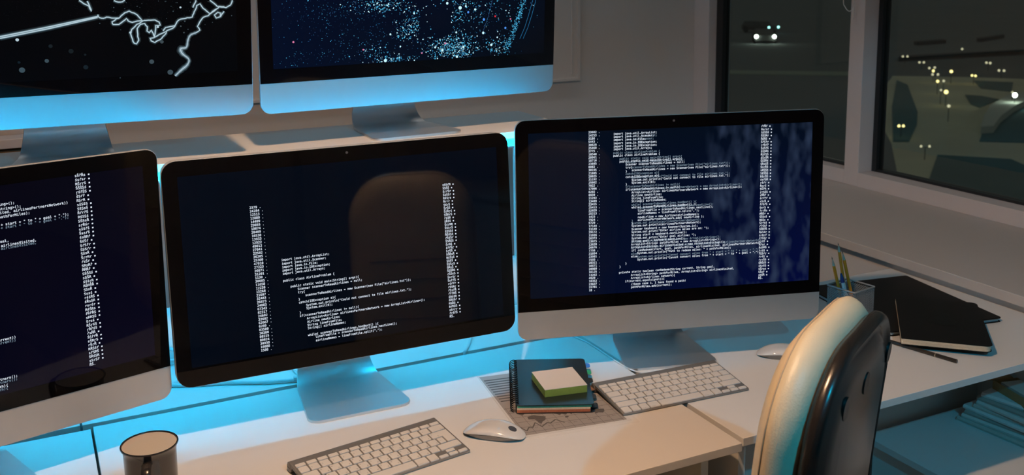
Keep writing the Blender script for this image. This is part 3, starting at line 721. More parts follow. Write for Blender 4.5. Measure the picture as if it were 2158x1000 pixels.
mesh_obj('bottom', bm, MESHM, root)
def pencil(tip, base, label):
    tip = Vector(tip); base = Vector(base); d = (tip - base); L = d.length
    root = bpy.data.objects.new('pencil', None); COL.objects.link(root); root.location = base
    root.rotation_mode = 'QUATERNION'; root.rotation_quaternion = d.to_track_quat('Z', 'Y')
    tag(root, label, 'pencil', 'pencils in the mesh cup')
    def ring(r_, z, n=6): return [(r_*math.cos(2*PI*k/n), r_*math.sin(2*PI*k/n), z) for k in range(n)]
    bm = bmesh.new(); loft(bm, [ring(.0037, .001), ring(.0037, L - .022)]); mesh_obj('shaft', bm, mat('pencil_paint', (.85, .25, .01), .4), root)
    bm = bmesh.new(); loft(bm, [ring(.0036, L - .022, 12), ring(.0011, L - .006, 12)]); mesh_obj('sharpened_wood', bm, mat('pencil_wood', (.52, .42, .33), .7), root, smooth=40)
    bm = bmesh.new(); loft(bm, [ring(.0011, L - .006, 12), ring(.0002, L, 12)]); mesh_obj('lead', bm, mat('graphite', (.03, .03, .035), .4), root, smooth=40)
pencil((1.654, 1.690, .189), (1.652, 1.640, .006), 'yellow pencil, tallest of the three in the mesh cup')
pencil((1.660, 1.682, .171), (1.668, 1.632, .006), 'yellow pencil leaning right of the tallest one in the mesh cup')
pencil((1.622, 1.675, .164), (1.648, 1.645, .006), 'yellow pencil leaning left, lowest of the three in the mesh cup')
base, tip = Vector((1.648, 1.628, .005)), Vector((1.6325, 1.655, .129))
d = tip - base
root = bpy.data.objects.new('ballpoint_pen', None); COL.objects.link(root); root.location = base; root.rotation_mode = 'QUATERNION'; root.rotation_quaternion = d.to_track_quat('Z', 'Y')
tag(root, 'white pen with blue tip among the pencils in the mesh cup', 'pen')
bm = bmesh.new(); lathe(bm, [(.001, 0), (.0042, .002), (.0046, d.length - .020), (.001, d.length-.019)], 16); mesh_obj('barrel', bm, mat('pen_white', (.6, .66, .68), .35), root, smooth=40)
bm = bmesh.new(); lathe(bm, [(.0048, d.length - .022), (.0046, d.length - .014), (.0022, d.length - .002), (.0004, d.length)], 16); mesh_obj('cap', bm, mat('pen_blue', (.012, .025, .16), .3), root, smooth=40)

# ------------------------------------------------------------------ black books and pen on the right desk
BLK = mat('black_cover', (.0045, .004, .004), .5, noise_amt=.2, nscale=60, spec=.22)
PAGES = mat('cream_pages', (.66, .55, .40), .7, noise_amt=.15, nscale=500)
root = empty('black_folder', (2.044, 1.840, 0), -.17, label='large flat black folder lying under the black notebook, by the window sill', cat='folder')
def bs(name, x0, x1, y0, y1, z0, z1, m, r=.006, bev=0):
    bm = bmesh.new(); o = rrect(x0, x1, y0, y1, r, 6)
    loft(bm, [[(a, b, z) for a, b in o] for z in (z0, z1)]); return mesh_obj(name, bm, m, root, bevel=bev)
bs('back_cover', -.30, .0, -.340, .0, 0, .002, BLK, bev=.0005)
bs('pages', -.297, -.004, -.336, -.003, .002, .0085, mat('grey_pages', (.45, .45, .45), .6), .004)
bs('front_cover', -.30, .0, -.340, .0, .0085, .0115, BLK, bev=.0008)
root = empty('black_notebook', (1.651, 1.490, .0118), -.772, label='black softcover notebook with cream page edges, on top of the large folder', cat='notebook')
bm = bmesh.new(); o = rrect(0, .180, 0, .290, .0015, 6); o = [(a, b) for a, b in o]
def rc(x0, x1, y0, y1, rr):   # rounded only on the right hand side
    out = []
    for k in range(7): a = math.radians(90 * k / 6); out.append((x1 - rr + rr*math.cos(a), y1 - rr + rr*math.sin(a)))
    out += [(x0, y1), (x0, y0)]
    for k in range(7): a = math.radians(270 + 90 * k / 6); out.append((x1 - rr + rr*math.cos(a), y0 + rr + rr*math.sin(a)))
    return out
def rs2(name, x0, x1, y0, y1, rr, z0, z1, m):
    bm = bmesh.new(); o = rc(x0, x1, y0, y1, rr); loft(bm, [[(a, b, z) for a, b in o] for z in (z0, z1)]); return mesh_obj(name, bm, m, root)
rs2('back_cover', 0, .180, 0, .290, .014, 0, .001, BLK)
rs2('lower_pages', .0008, .178, .0012, .288, .013, .001, .0066, PAGES)
rs2('upper_pages', .0008, .178, .0008, .288, .013, .0070, .0132, PAGES)
rs2('front_cover', 0, .181, 0, .291, .014, .0132, .0144, BLK)
bm = bmesh.new(); loft(bm, [[(.095 + .030*math.cos(k*PI/12), .135 + .030*math.sin(k*PI/12), z) for k in range(24)] for z in (.0143, .01455)])
mesh_obj('round_emblem', bm, mat('embossed_black', (.002, .002, .002), .4, spec=.15), root, label='dark round embossed mark')
# pen lying on the desk
a = Vector((1.655, 1.545, .0042)); b = Vector((1.694, 1.381, .0042)); d = b - a
root = bpy.data.objects.new('black_pen', None); COL.objects.link(root); root.location = a; root.rotation_mode = 'QUATERNION'; root.rotation_quaternion = d.to_track_quat('Z', 'Y')
tag(root, 'thin black pen lying on the right desk in front of the notebook', 'pen')
bm = bmesh.new(); lathe(bm, [(.0008, 0), (.0030, .008), (.0042, .02), (.0042, d.length), (.001, d.length)], 16); mesh_obj('barrel', bm, mat('pen_black', (.02, .018, .016), .3), root, smooth=40)
bm = bmesh.new(); lathe(bm, [(.0043, d.length*.72), (.00432, d.length*.735)], 16); mesh_obj('ring', bm, mat('pen_ring', (.6, .55, .45), .3, 1.), root, smooth=40)

# ------------------------------------------------------------------ papers and box on the low cabinet
r = random.Random(5)
z = -.2498
PAPC = [mat('newsprint_%d' % k, c, .75, noise_amt=.12, nscale=90) for k, c in enumerate(((.55, .52, .47), (.68, .66, .62), (.40, .37, .33), (.74, .72, .70)))]
tops = ['lowest', 'second from the bottom', 'third from the bottom', 'fourth from the bottom', 'fifth from the bottom', 'sixth from the bottom', 'second from the top', 'topmost']
for k in range(8):
    hgt = .0094; root = empty('folded_newspaper', (1.925 + .004*k, 1.572 - r.uniform(.0, .02) - .006*k, z), r.uniform(-.09, .13) + .02*k,
        label='folded newspaper in the stack beside the box, ' + tops[k], cat='newspaper', group='stack of newspapers on the low cabinet')
    w = .125 - .004*k
    bm = bmesh.new(); segs = 5
    rings = []
    for yy, dz in ((0, 0), (-.004, 0), (-.16, 0), (-.33, .0)):
        rings.append([(0, yy, .0), (w, yy, 0), (w, yy, hgt*.9), (w*.5, yy, hgt), (.003, yy, hgt), (-.0012, yy, hgt*.5)])
    loft(bm, rings)
    mesh_obj('outer_sheet', bm, PAPC[k % 4], root, smooth=40)
    bm = bmesh.new()
    for q in range(3): box(bm, .004 + .003*q, w - .004, -.325, .003 - .0015*q, .0012 + q*.0019, .0022 + q*.0019)
    mesh_obj('inner_pages', bm, PAPC[(k+1) % 4], root)
    z += hgt + .0004
root = empty('cardboard_box', (1.996, 1.524, -.25), math.radians(-104), label='brown cardboard box filled with white papers, under the right desk', cat='box')
CARD = mat('cardboard', (.40, .25, .11), .8, noise_amt=.08, nscale=40)
DW = .066
# local x runs towards the camera, y to the window
boxo('front_side', (0, .32, 0, .003, 0, .098), CARD, root)
boxo('rear_side', (0, .32, DW-.003, DW, 0, .098), CARD, root)
boxo('end_side', (0, .003, .003, DW-.003, 0, .098), CARD, root)
boxo('end_side', (.317, .32, .003, DW-.003, 0, .098), CARD, root)
boxo('bottom', (.003, .317, .003, DW-.003, 0, .003), CARD, root)
bm = bmesh.new(); box(bm, -.045, .0, -.01, .055, 0, .0022, M=Matrix.Translation((0, 0, .098)) @ Matrix.Rotation(.12, 4, 'Y'))
mesh_obj('flap', bm, CARD, root)
for k in range(6):
    o = boxo('paper_sheets', (.012 + .004*(k % 3), .305, .005 + .002*((k*2) % 3), DW-.005, .003 + k*.0165, .003 + (k+1)*.0165 - .0008), mat('box_paper_%d' % k, (.60, .58, .54), .7), None,
        label='bundle of white papers inside the cardboard box, ' + ['lowest', 'second from below', 'third from below', 'fourth from below', 'second from the top', 'topmost'][k], cat='paper', group='papers in the cardboard box')
    o.location = root.location; o.rotation_euler = root.rotation_euler

# ------------------------------------------------------------------ office chair
root = empty('office_chair', (1.03, .80, FLOOR), label='cream leather office chair with black plastic shell, standing in front of the desks', cat='chair')
o_ = Vector(root.location)
NF = Vector((math.cos(2.1012), math.sin(2.1012), 0)); LT = Vector((NF.y, -NF.x, 0)); UPV = Vector((0, 0, 1))
TILT = .0914
CT = Vector(CHAIR_TOP)            # top centre of the padding's middle plane
def CP(s, h, d):
    """s sideways, h down from the top (0) to the bottom (-.52), d backwards"""
    hb = h + .26
    prof = .004 * math.cos(hb * 5.2)                  # slight S profile, lumbar to the front
    dd = d - .06 * s * s - prof
    up = (UPV * math.cos(TILT) - NF * math.sin(TILT))
    back = (-NF * math.cos(TILT) - UPV * math.sin(TILT))
    return CT + LT * s + up * h + back * dd - o_
def outline(ins, n=9, hw=.177, top=0., bot=-.54, rt=.124, rb=.10):
    pts = []
    for x, y in rrect(-hw + ins, hw - ins, bot + ins, top - ins, max(.03, rt - ins * .6), n, rb=max(.03, rb - ins * .6)):
        k = 1. - .01 * max(0., (y + .20)) / .20 * 1.0 if y > -.2 else 1.
        pts.append((x * k, y))
    # subdivide the straight runs so that the curved profile follows
    out = []
    for i, a in enumerate(pts):
        b = pts[(i + 1) % len(pts)]; m = max(1, int(math.hypot(b[0]-a[0], b[1]-a[1]) / .03))
        for q in range(m): out.append((a[0] + (b[0]-a[0])*q/m, a[1] + (b[1]-a[1])*q/m))
    return out
_base = outline(0)
def ringat(ins, d):
    """inset the outline by moving every point towards the centre line, keeping the point count"""
    c = (0, -.27); out = []
    n = len(_base)
    for i, (x, y) in enumerate(_base):
        a = _base[i - 1]; b = _base[(i + 1) % n]
        t = Vector((b[0]-a[0], b[1]-a[1])).normalized(); nx, ny = -t.y, t.x
        px, py = x + nx * ins, y + ny * ins
        out.append(CP(px, py, d))
    return out
def cap_grid(bm, d, sink):
    pass
LEATHER = mat('cream_leather', (.64, .56, .40), .42, noise_amt=.05, nscale=14, bump=.35, bscale=420)
bm = bmesh.new()
rings = [ringat(i, d) for i, d in ((.075, -.041), (.050, -.039), (.028, -.034), (.012, -.025), (.003, -.014), (0, -.008), (.0015, .000), (.0055, .008), (.012, .015), (.020, .0205), (.028, .0235))]
n = len(rings[0])
R = loft(bm, rings, False, True)
# front face: bridge left and right halves with rows
bmesh.ops.holes_fill(bm, edges=[e for e in bm.edges if e.is_boundary], sides=0)
mesh_obj('backrest_cushion', bm, LEATHER, root, smooth=55)
SEAM = mat('seam_thread', (.42, .31, .20), .7)
bm = bmesh.new(); rr = ringat(.0060, -.0190)
tube(bm, rr, .0011, 6, closed=True)
mesh_obj('seam', bm, SEAM, root, smooth=60)
bm = bmesh.new()
for k in range(5):
    y = -.235 - k * .052
    tube(bm, [CP(-.115 + .023*q, y, -.0415) for q in range(11)], .0016, 6)
mesh_obj('stitched_ribs', bm, SEAM, root, smooth=60)
SHELL = mat('black_plastic_shell', (.012, .010, .009), .27, noise_amt=.1, nscale=30)
bm = bmesh.new()
rings = [ringat(i, d) for i, d in ((.026, .020), (.016, .023), (.010, .029), (.010, .036), (.013, .042), (.018, .0445), (.022, .042), (.027, .038), (.032, .037), (.037, .039), (.046, .045), (.062, .049))]
loft(bm, rings, False, False)
bmesh.ops.holes_fill(bm, edges=[e for e in bm.edges if e.is_boundary and (e.verts[0].co - CP(0, -.27, .03)).length < 9], sides=0)
sh = mesh_obj('backrest_shell', bm, SHELL, root, smooth=50)
RECESS = mat('recess_black', (.003, .003, .003), .4)
for s in (-.09, .0, .12):
    bm = bmesh.new()
    loft(bm, [[CP(s + r_*math.cos(q*PI/8), -.082 + r_*1.3*math.sin(q*PI/8), .0490 + dz) for q in range(16)] for r_, dz in ((.012, -.002), (.0115, .0012), (.008, .0010))])
    mesh_obj('screw_recess', bm, RECESS, sh, smooth=40)
# below the frame: seat, mechanism, base
FW = NF
sc = CT + FW * .30; sc.z = -.30
def SP(f, s, z): v = sc + FW * f + LT * s; return Vector((v.x, v.y, z)) - o_
bm = bmesh.new()
oo = rrect(-.235, .235, -.25, .23, .09, 6)
def sr(ins, z): return [SP(y * (1 - ins), x * (1 - ins), z) for x, y in oo]
loft(bm, [sr(.06, -.345), sr(0, -.335), sr(0, -.30), sr(.03, -.275), sr(.15, -.262), sr(.5, -.258)])
mesh_obj('seat', bm, LEATHER, root, smooth=50)
bm = bmesh.new(); loft(bm, [sr(.10, -.365), sr(.07, -.345)]); mesh_obj('seat_pan', bm, SHELL, root)
bm = bmesh.new(); tube(bm, smooth_path([SP(-.05, 0, -.375), SP(-.28, 0, -.375), SP(-.36, 0, -.30), CP(0, -.40, .06)], 5), .022, 10); mesh_obj('back_bracket', bm, SHELL, root, smooth=50)
bm = bmesh.new(); tube(bm, [SP(-.02, 0, -.36), SP(-.02, 0, -.50)], .018, 16); tube(bm, [SP(-.02, 0, -.50), SP(-.02, 0, -.655)], .026, 16); mesh_obj('gas_lift', bm, mat('steel_column', (.3, .3, .3), .3, 1.), root, smooth=50)
bm = bmesh.new()
for k in range(5):
    a = 2*PI*k/5 + .3; dx, dy = math.cos(a), math.sin(a)
    A = SP(-.02, 0, -.655); B = A + Vector((dx*.29, dy*.29, -.015))
    w = Vector((-dy, dx, 0))
    loft(bm, [[A + w*.026 + Vector((0,0,.02)), A - w*.026 + Vector((0,0,.02)), A - w*.026 + Vector((0,0,-.012)), A + w*.026 + Vector((0,0,-.012))],
              [B + w*.016 + Vector((0,0,.008)), B - w*.016 + Vector((0,0,.008)), B - w*.016 + Vector((0,0,-.010)), B + w*.016 + Vector((0,0,-.010))]])
mesh_obj('star_base', bm, SHELL, root, bevel=.003)
for k in range(5):
    a = 2*PI*k/5 + .3; dx, dy = math.cos(a), math.sin(a); B = SP(-.02, 0, -.655) + Vector((dx*.28, dy*.28, 0))
    bm = bmesh.new(); w = Vector((-dy, dx, 0))
    for sg in (-1, 1):
        c0 = Vector((B.x, B.y, .026)) + w * .010 * sg; c1 = c0 + w * .014 * sg
        loft(bm, [[c + Vector((dx*.026*math.cos(q*PI/8), dy*.026*math.cos(q*PI/8), .026*math.sin(q*PI/8))) for q in range(16)] for c in (c0, c1)])
    tube(bm, [(B.x, B.y, .026), (B.x, B.y, .074)], .007, 8)
    mesh_obj('caster', bm, SHELL, root, smooth=50)

# ------------------------------------------------------------------ cables behind and on the desks
CAB = mat('white_cable', (.70, .72, .73), .45)
def cable(pts, r_, label, group=None, plug=None, boots=True, mat_=CAB):
    bm = bmesh.new(); sp = smooth_path(pts, 8); tube(bm, sp, r_, 8)
    o = mesh_obj('cable', bm, mat_, label=label, cat='cable', group=group, smooth=60)
    if plug:
        a, b = Vector(plug[0]), Vector(plug[1]); bm = bmesh.new(); n = 7
        d = b - a
        for k in range(n): tube(bm, [a + d*(k/n), a + d*((k+.6)/n)], r_*1.5, 8)
        tube(bm, [a, b], r_*1.1, 8)
        mesh_obj('strain_relief', bm, mat_, o)
    return o
zb = 0.
cable([(.10, 2.09, zb+.0045), (.22, 2.02, zb+.0045), (.32, 1.982, zb+.0045), (.384, 1.950, zb+.0045), (.44, 1.932, zb+.0048)], .0042, 'thick white cable lying behind the middle computer, plug by its foot', plug=((.440, 1.932, zb+.007), (.456, 1.929, zb+.007)))
cable([(.442, 2.04, .10), (.447, 2.02, .05), (.452, 1.99, .006), (.462, 1.945, zb+.003), (.475, 1.93, zb+.003)], .0026, 'thin white cable dropping behind the left of the middle foot')
cable([(.870, 2.10, .30), (.872, 2.06, .12), (.866, 2.01, .02), (.845, 1.965, zb+.004), (.812, 1.915, zb+.003), (.8075, 1.9095, .002), (.806, 1.9096, -.05)], .0030, 'white cable running into the gap between the middle and right computers')
cable([(1.060, 1.900, .0022), (1.073, 1.840, .0022), (1.073, 1.772, .0022), (1.072, 1.700, .0022), (1.078, 1.655, .0022), (1.095, 1.633, .0022), (1.15, 1.628, .0022)], .0018, 'thin white cable on the desk curving round the right foot')
cable([(.05, 2.13, .10), (.18, 2.135, .055), (.235, 2.11, .045), (.262, 2.09, .02), (.30, 2.10, .0)], .0042, 'thick white cable in the gap left of the middle computer')
cable([(.16, 2.06, zb+.004), (.205, 2.03, zb+.004), (.24, 2.045, zb+.004), (.30, 2.09, zb+.004)], .0040, 'white plug cable low in the gap beside the left computer', plug=((.203, 2.028, zb+.006), (.190, 2.012, zb+.006)))
cable([(.10, 2.13, .012), (.20, 2.14, .012), (.30, 2.135, .012)], .0035, 'white cable against the rear panel, lowest in the left gap')
cable([(.040, 1.99, .05), (.040, 1.945, .012), (.0405, 1.908, .001), (.041, 1.9002, -.03)], .0020, 'thin dark cable end under the left computer at the desk seam', mat_=mat('dark_cable', (.05, .06, .07), .5))

# ------------------------------------------------------------------ the room
def st(name, b, m, **k): return boxo(name, b, m, kind='structure', **k)
XL, XW, YB, YF, ZC = -2.6, 2.60, 3.546, -2.4, 1.96
SX, SZ0, SZ = 2.060, .022, .048          # sill: front edge, underside, top
st('floor', (XL - .1, 2.3, YF - .1, YB + .1, FLOOR - .1, FLOOR), FLOORM)
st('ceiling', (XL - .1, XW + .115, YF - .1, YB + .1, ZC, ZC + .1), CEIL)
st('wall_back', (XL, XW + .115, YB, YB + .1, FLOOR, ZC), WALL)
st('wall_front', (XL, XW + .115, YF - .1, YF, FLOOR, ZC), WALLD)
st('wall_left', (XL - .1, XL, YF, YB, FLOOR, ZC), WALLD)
st('wall_right', (2.087, 2.28, YF, YB, FLOOR, SZ0), WALL)
st('wall_window_side', (XW, XW + .12, YF, .88, SZ, ZC), WALL)
st('wall_above_windows', (XW, XW + .12, .88, YB, 1.55, ZC), WALL)
st('window_sill', (SX, XW + .12, YF, 2.634, SZ0, SZ), SILL, bevel=.002)
st('window_sill', (SX, XW + .12, 2.636, YB, SZ0, SZ - .0005), SILL, bevel=.002)
def wpart(root_, name, x0, x1, y0, y1, z0, z1, m, bevel=0):
    l_ = root_.location
    return boxo(name, (x0-l_.x, x1-l_.x, y0-l_.y, y1-l_.y, z0-l_.z, z1-l_.z), m, root_, bevel=bevel)
YM0, YM1, YJ, ZF = 2.577, 2.643, 3.445, .0985      # mullion, far jamb, top of the lower rail
wf = empty('window_1', (XW, 3.05, SZ), kind='structure')
wpart(wf, 'window_frame', XW, XW+.115, YJ, YB, SZ, 1.55, FRAME, .0015)
wpart(wf, 'window_frame', XW, XW+.115, YM1, YJ-.0001, SZ, ZF, FRAME, .0015)
wpart(wf, 'window_frame', XW, XW+.115, YM1, YJ-.0001, 1.48, 1.55, FRAME)
for b in ((XW+.052, XW+.075, YM1, YJ, ZF, ZF+.009), (XW+.040, XW+.075, YJ-.042, YJ, ZF+.009, 1.48), (XW+.052, XW+.075, YM1, YM1+.015, ZF+.009, 1.48)): wpart(wf, 'gasket', *b, GASKET)
wpart(wf, 'glass', XW+.060, XW+.064, YM1+.015, YJ-.042, ZF+.009, 1.48, GLASS)
wf = empty('window_2', (XW, 1.8, SZ), kind='structure')
wpart(wf, 'window_frame', XW, XW+.115, YM0, YM1-.0001, SZ, 1.55, FRAME, .0015)
wpart(wf, 'window_frame', XW, XW+.115, .94, YM0-.0001, SZ, ZF, FRAME, .0015)
wpart(wf, 'window_frame', XW, XW+.115, .88, .9399, SZ, 1.55, FRAME)
wpart(wf, 'window_frame', XW, XW+.115, .94, YM0-.0001, 1.48, 1.55, FRAME)
for b in ((XW+.064, XW+.10, YM0-.020, YM0, ZF, 1.48), (XW+.066, XW+.10, .94, YM0-.020, ZF, ZF+.009)): wpart(wf, 'gasket', *b, GASKET)
wpart(wf, 'glass', XW+.078, XW+.082, .94, YM0-.020, ZF+.009, 1.48, GLASS)
# raised border panel on the back wall, ledge at its left
bm = bmesh.new()
box(bm, -.6, 2.014, YB-.012, YB, .379, 1.3); box(bm, -.6, 2.027, YB-.022, YB, .369, .379); box(bm, 2.014, 2.027, YB-.022, YB, .379, 1.3)
box(bm, 1.990, 1.994, YB-.016, YB-.012, .397, 1.3)
mesh_obj('trim_1', bm, WALL, kind='structure')
bm = bmesh.new(); box(bm, -1.8, .03, YB-.10, YB, .290, .319)
mesh_obj('trim_2', bm, FRAME, kind='structure', bevel=.002)
bm = bmesh.new(); box(bm, -1.8, .025, YB-.07, YB, .06, .280)
mesh_obj('trim_3', bm, mat('wood_panel', (.26, .16, .08), .6, noise_amt=.15, nscale=8), kind='structure')
# blind cord in the first window
bm = bmesh.new()
tube(bm, smooth_path([(2.59, 2.675, 1.5), (2.59, 2.671, .80), (2.59, 2.670, .695), (2.59, 2.661, .673), (2.59, 2.648, .661), (2.59, 2.636, .659), (2.59, 2.624, .670), (2.59, 2.620, .70), (2.59, 2.620, 1.5)], 8), .0016, 6)
mesh_obj('blind_cord', bm, mat('cord_white', (.8, .8, .78), .6), smooth=60, label='white looped blind cord hanging by the window mullion', cat='cord')
# warm hanging lamp above the desks (out of frame)
LAMP = Vector((.36, 1.0, 1.50))
root = empty('pendant_lamp', (LAMP.x, LAMP.y, LAMP.z), label='pendant lamp with a metal shade hanging above the desks', cat='lamp')
bm = bmesh.new(); 
prof = [(.17, -.058), (.15, .01), (.09, .09), (.03, .12), (.02, .14), (.016, .14), (.026, .116), (.085, .086), (.145, .006), (.165, -.058)]
rings = [[(r_*math.cos(k*PI/20), r_*math.sin(k*PI/20), z_) for k in range(40)] for r_, z_ in prof]
loft(bm, rings + [rings[0]], False, False); mesh_obj('lamp_shade', bm, mat('shade_white', (.7, .7, .68), .5), root, smooth=50)
bm = bmesh.new(); tube(bm, [(0, 0, .13), (0, 0, ZC - LAMP.z)], .004, 8); mesh_obj('cord', bm, SHELL, root)
bm = bmesh.new(); tube(bm, [(0, 0, .045), (0, 0, .135)], .018, 12); mesh_obj('socket', bm, SHELL, root, smooth=50)

# cool studio lamp on a stand behind the photographer's place (out of frame)
CX, CY, CZ = .87, -.25, 1.29
root = empty('studio_lamp', (CX, CY, FLOOR), label='studio lamp on a tall stand, black hood added to keep its light off the walls', cat='lamp')
bm = bmesh.new(); box(bm, -.22, .22, -.13, .21, 0, .006, M=Matrix.Translation((0, 0, CZ - FLOOR + .006)) @ Matrix.Rotation(-.30, 4, 'X')); mesh_obj('hood', bm, SHELL, root)  # hood added to cut the cool light off the back wall
boxo('back_plate', (-.16, .16, -.14, -.13, CZ - FLOOR - .12, CZ - FLOOR + .04), SHELL, root)
bm = bmesh.new(); tube(bm, [(0, -.16, 0), (0, -.16, CZ - FLOOR)], .014, 10); box(bm, -.02, .02, -.17, -.12, CZ-FLOOR-.03, CZ-FLOOR+.0); mesh_obj('stand', bm, SHELL, root)
for k in range(3):
    a = 2*PI*k/3 + .5; bm = bmesh.new(); tube(bm, [(0, -.16, .35), (.32*math.cos(a), -.16 + .32*math.sin(a), .012)], .010, 8); mesh_obj('leg', bm, SHELL, root)
# unseen lamp added to brighten the back wall, sill and window frame
root = empty('added_fill_lamp', (1.2, 3.12, ZC), label='added unseen fill lamp at the ceiling, brightening the back wall', cat='lamp')
boxo('fill_lamp_casing', (-2.4, 1.2, -.08, .08, -.05, 0), SHELL, root)

# ------------------------------------------------------------------ outside, at night
GZ = -6.
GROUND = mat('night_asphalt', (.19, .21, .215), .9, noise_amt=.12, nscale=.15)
ROAD = mat('pale_road', (.85, .79, .58), .9, noise_amt=.25, nscale=.2)  # pale olive base colour
GRASS = mat('night_grass', (.11, .21, .22), .95, noise_amt=.2, nscale=.4)
DARKV = mat('dark_hedge', (.05, .06, .065), .9)
st('ground', (4, 400, -200, 420, GZ - 1, GZ), GROUND)
def flat(name, pts, h, m, base=0., **k):
    bm = bmesh.new(); loft(bm, [[(x, y, GZ + base) for x, y in pts], [(x, y, GZ + h) for x, y in pts]]); return mesh_obj(name, bm, m, **k)
flat('road', [(47.5, 44.6), (50.8, 41.5), (53.2, 38.0), (56, 30), (40, 16), (20, 14), (22, 20), (29.5, 27.6), (37, 36)], .02, ROAD, label='pale road forking below the right hand window', cat='road')
flat('grass_island', [(45.7, 42.6), (44.5, 40.7), (39.6, 35.8), (36.7, 32.9), (33.8, 30.3), (30.3, 27.5), (29.8, 27.8), (36.9, 34.6)], .06, GRASS, .0202, label='dark grass island left of the forking road', cat='grass')
flat('grass_island', [(43.5, 36.0), (43.8, 35.3), (43.4, 33.9), (40.3, 32.5), (40.9, 33.5)], .06, GRASS, .0202, label='small dark grass island above the curved ramp', cat='grass')
flat('grass_island', [(46.5, 35.0), (41.2, 32.1), (37.6, 29.9), (34.9, 27.9), (32.6, 26.2), (34.0, 25.0), (44, 28)], .06, GRASS, .0202, label='large dark round island at the right edge of the window', cat='grass')
flat('grass_island', [(49.1, 40.1), (50.2, 38.4), (46.6, 35.7), (46.5, 37.5)], .06, GRASS, .0202, label='thin dark grass strip behind the curved ramp', cat='grass')
flat('car_park', [(29.0, 25.0), (22, 19.5), (20, 14), (27, 17), (30.5, 23.2)], .06, GRASS, .0202, label='dark patch of ground at the bottom right of the window', cat='ground')
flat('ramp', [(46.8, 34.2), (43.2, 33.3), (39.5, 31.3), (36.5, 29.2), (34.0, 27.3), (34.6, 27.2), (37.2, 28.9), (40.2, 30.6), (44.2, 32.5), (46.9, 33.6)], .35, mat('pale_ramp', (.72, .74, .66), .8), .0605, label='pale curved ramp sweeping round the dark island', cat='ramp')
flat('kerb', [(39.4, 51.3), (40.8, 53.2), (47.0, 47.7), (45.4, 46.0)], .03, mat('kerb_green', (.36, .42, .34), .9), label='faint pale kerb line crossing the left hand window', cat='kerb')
flat('hedge', [(54.9, 51.1), (55.9, 52.0), (67.4, 50.6), (66.2, 49.9)], .3, DARKV, label='long dark hedge line across the top of the right hand window', cat='hedge')
flat('hedge', [(66.7, 60.1), (67.2, 61.0), (70.9, 61.4), (70.4, 60.5)], .3, DARKV, label='short dark hedge, left one at the top of the window', cat='hedge')
flat('hedge', [(73.6, 59.8), (74.2, 60.6), (79.8, 62.4), (79.1, 61.7)], .3, DARKV, label='short dark hedge, right one at the top of the window', cat='hedge')
def em(nm, c, s): return mat(nm, (0, 0, 0), .5, emit=c, estr=s)
LY = em('lamp_yellow', (1., .80, .30), 3.2); LW = em('lamp_white', (.85, 1., .85), 30.); LP = em('lamp_pale', (.85, .76, .50), 1.2); LT_ = em('lamp_teal', (.35, .85, .8), 5.)
DPOST = mat('lamp_post_dark', (.04, .045, .05), .6)
def street_lamp(pts, r_, m, label, h=.5):
    c0 = Vector((sum(p[0] for p in pts)/len(pts), sum(p[1] for p in pts)/len(pts), 0))
    cam = Vector((0, 0, CAMZ)); f = (CAMZ - GZ - h) / (CAMZ - GZ)      # raise along the sight line: lamps stand h above the ground
    q = [Vector((p[0]*f, p[1]*f, GZ + h)) for p in pts]
    b = sum(q, Vector()) / len(q)
    root = empty('street_lamp', (b.x, b.y, GZ), label=label, cat='street lamp', group='lights on the road outside')
    bm = bmesh.new(); tube(bm, [(0, 0, 0.), (0, 0, h - r_*1.2)], .015, 8)
    if len(q) > 1: tube(bm, [q[0] - Vector((b.x, b.y, GZ + r_)), q[1] - Vector((b.x, b.y, GZ + r_))], .012, 6)
    mesh_obj('post', bm, DPOST, root)
    for p in q:  # second head of a pair stands in for the double-glazing reflection
        bm = bmesh.new(); bmesh.ops.create_uvsphere(bm, u_segments=12, v_segments=8, radius=r_)
        for v in bm.verts: v.co += p - Vector((b.x, b.y, GZ))
        mesh_obj('lamp_or_reflection', bm, m, root, smooth=180)
L_ = [(58.1, 53.7), (58.4, 53.5), (55.6, 49.9), (55.8, 49.7), (53.1, 46.8), (53.6, 46.8), (51.9, 45.4), (50.2, 44.0), (50.5, 43.8), (47.5, 41.3), (47.9, 41.2), (43.9, 37.6), (44.4, 38.3), (52.5, 44.6), (66.8, 55.8), (59.0, 47.3), (59.0, 47.0), (55.4, 43.4), (55.5, 43.2), (51.7, 42.3), (51.7, 42.1), (45.8, 34.8), (46.7, 35.7), (39.7, 33.8), (33.1, 30.6), (33.2, 30.5)]
L_ = [(x, y) for x, y in LIGHTS_XY]
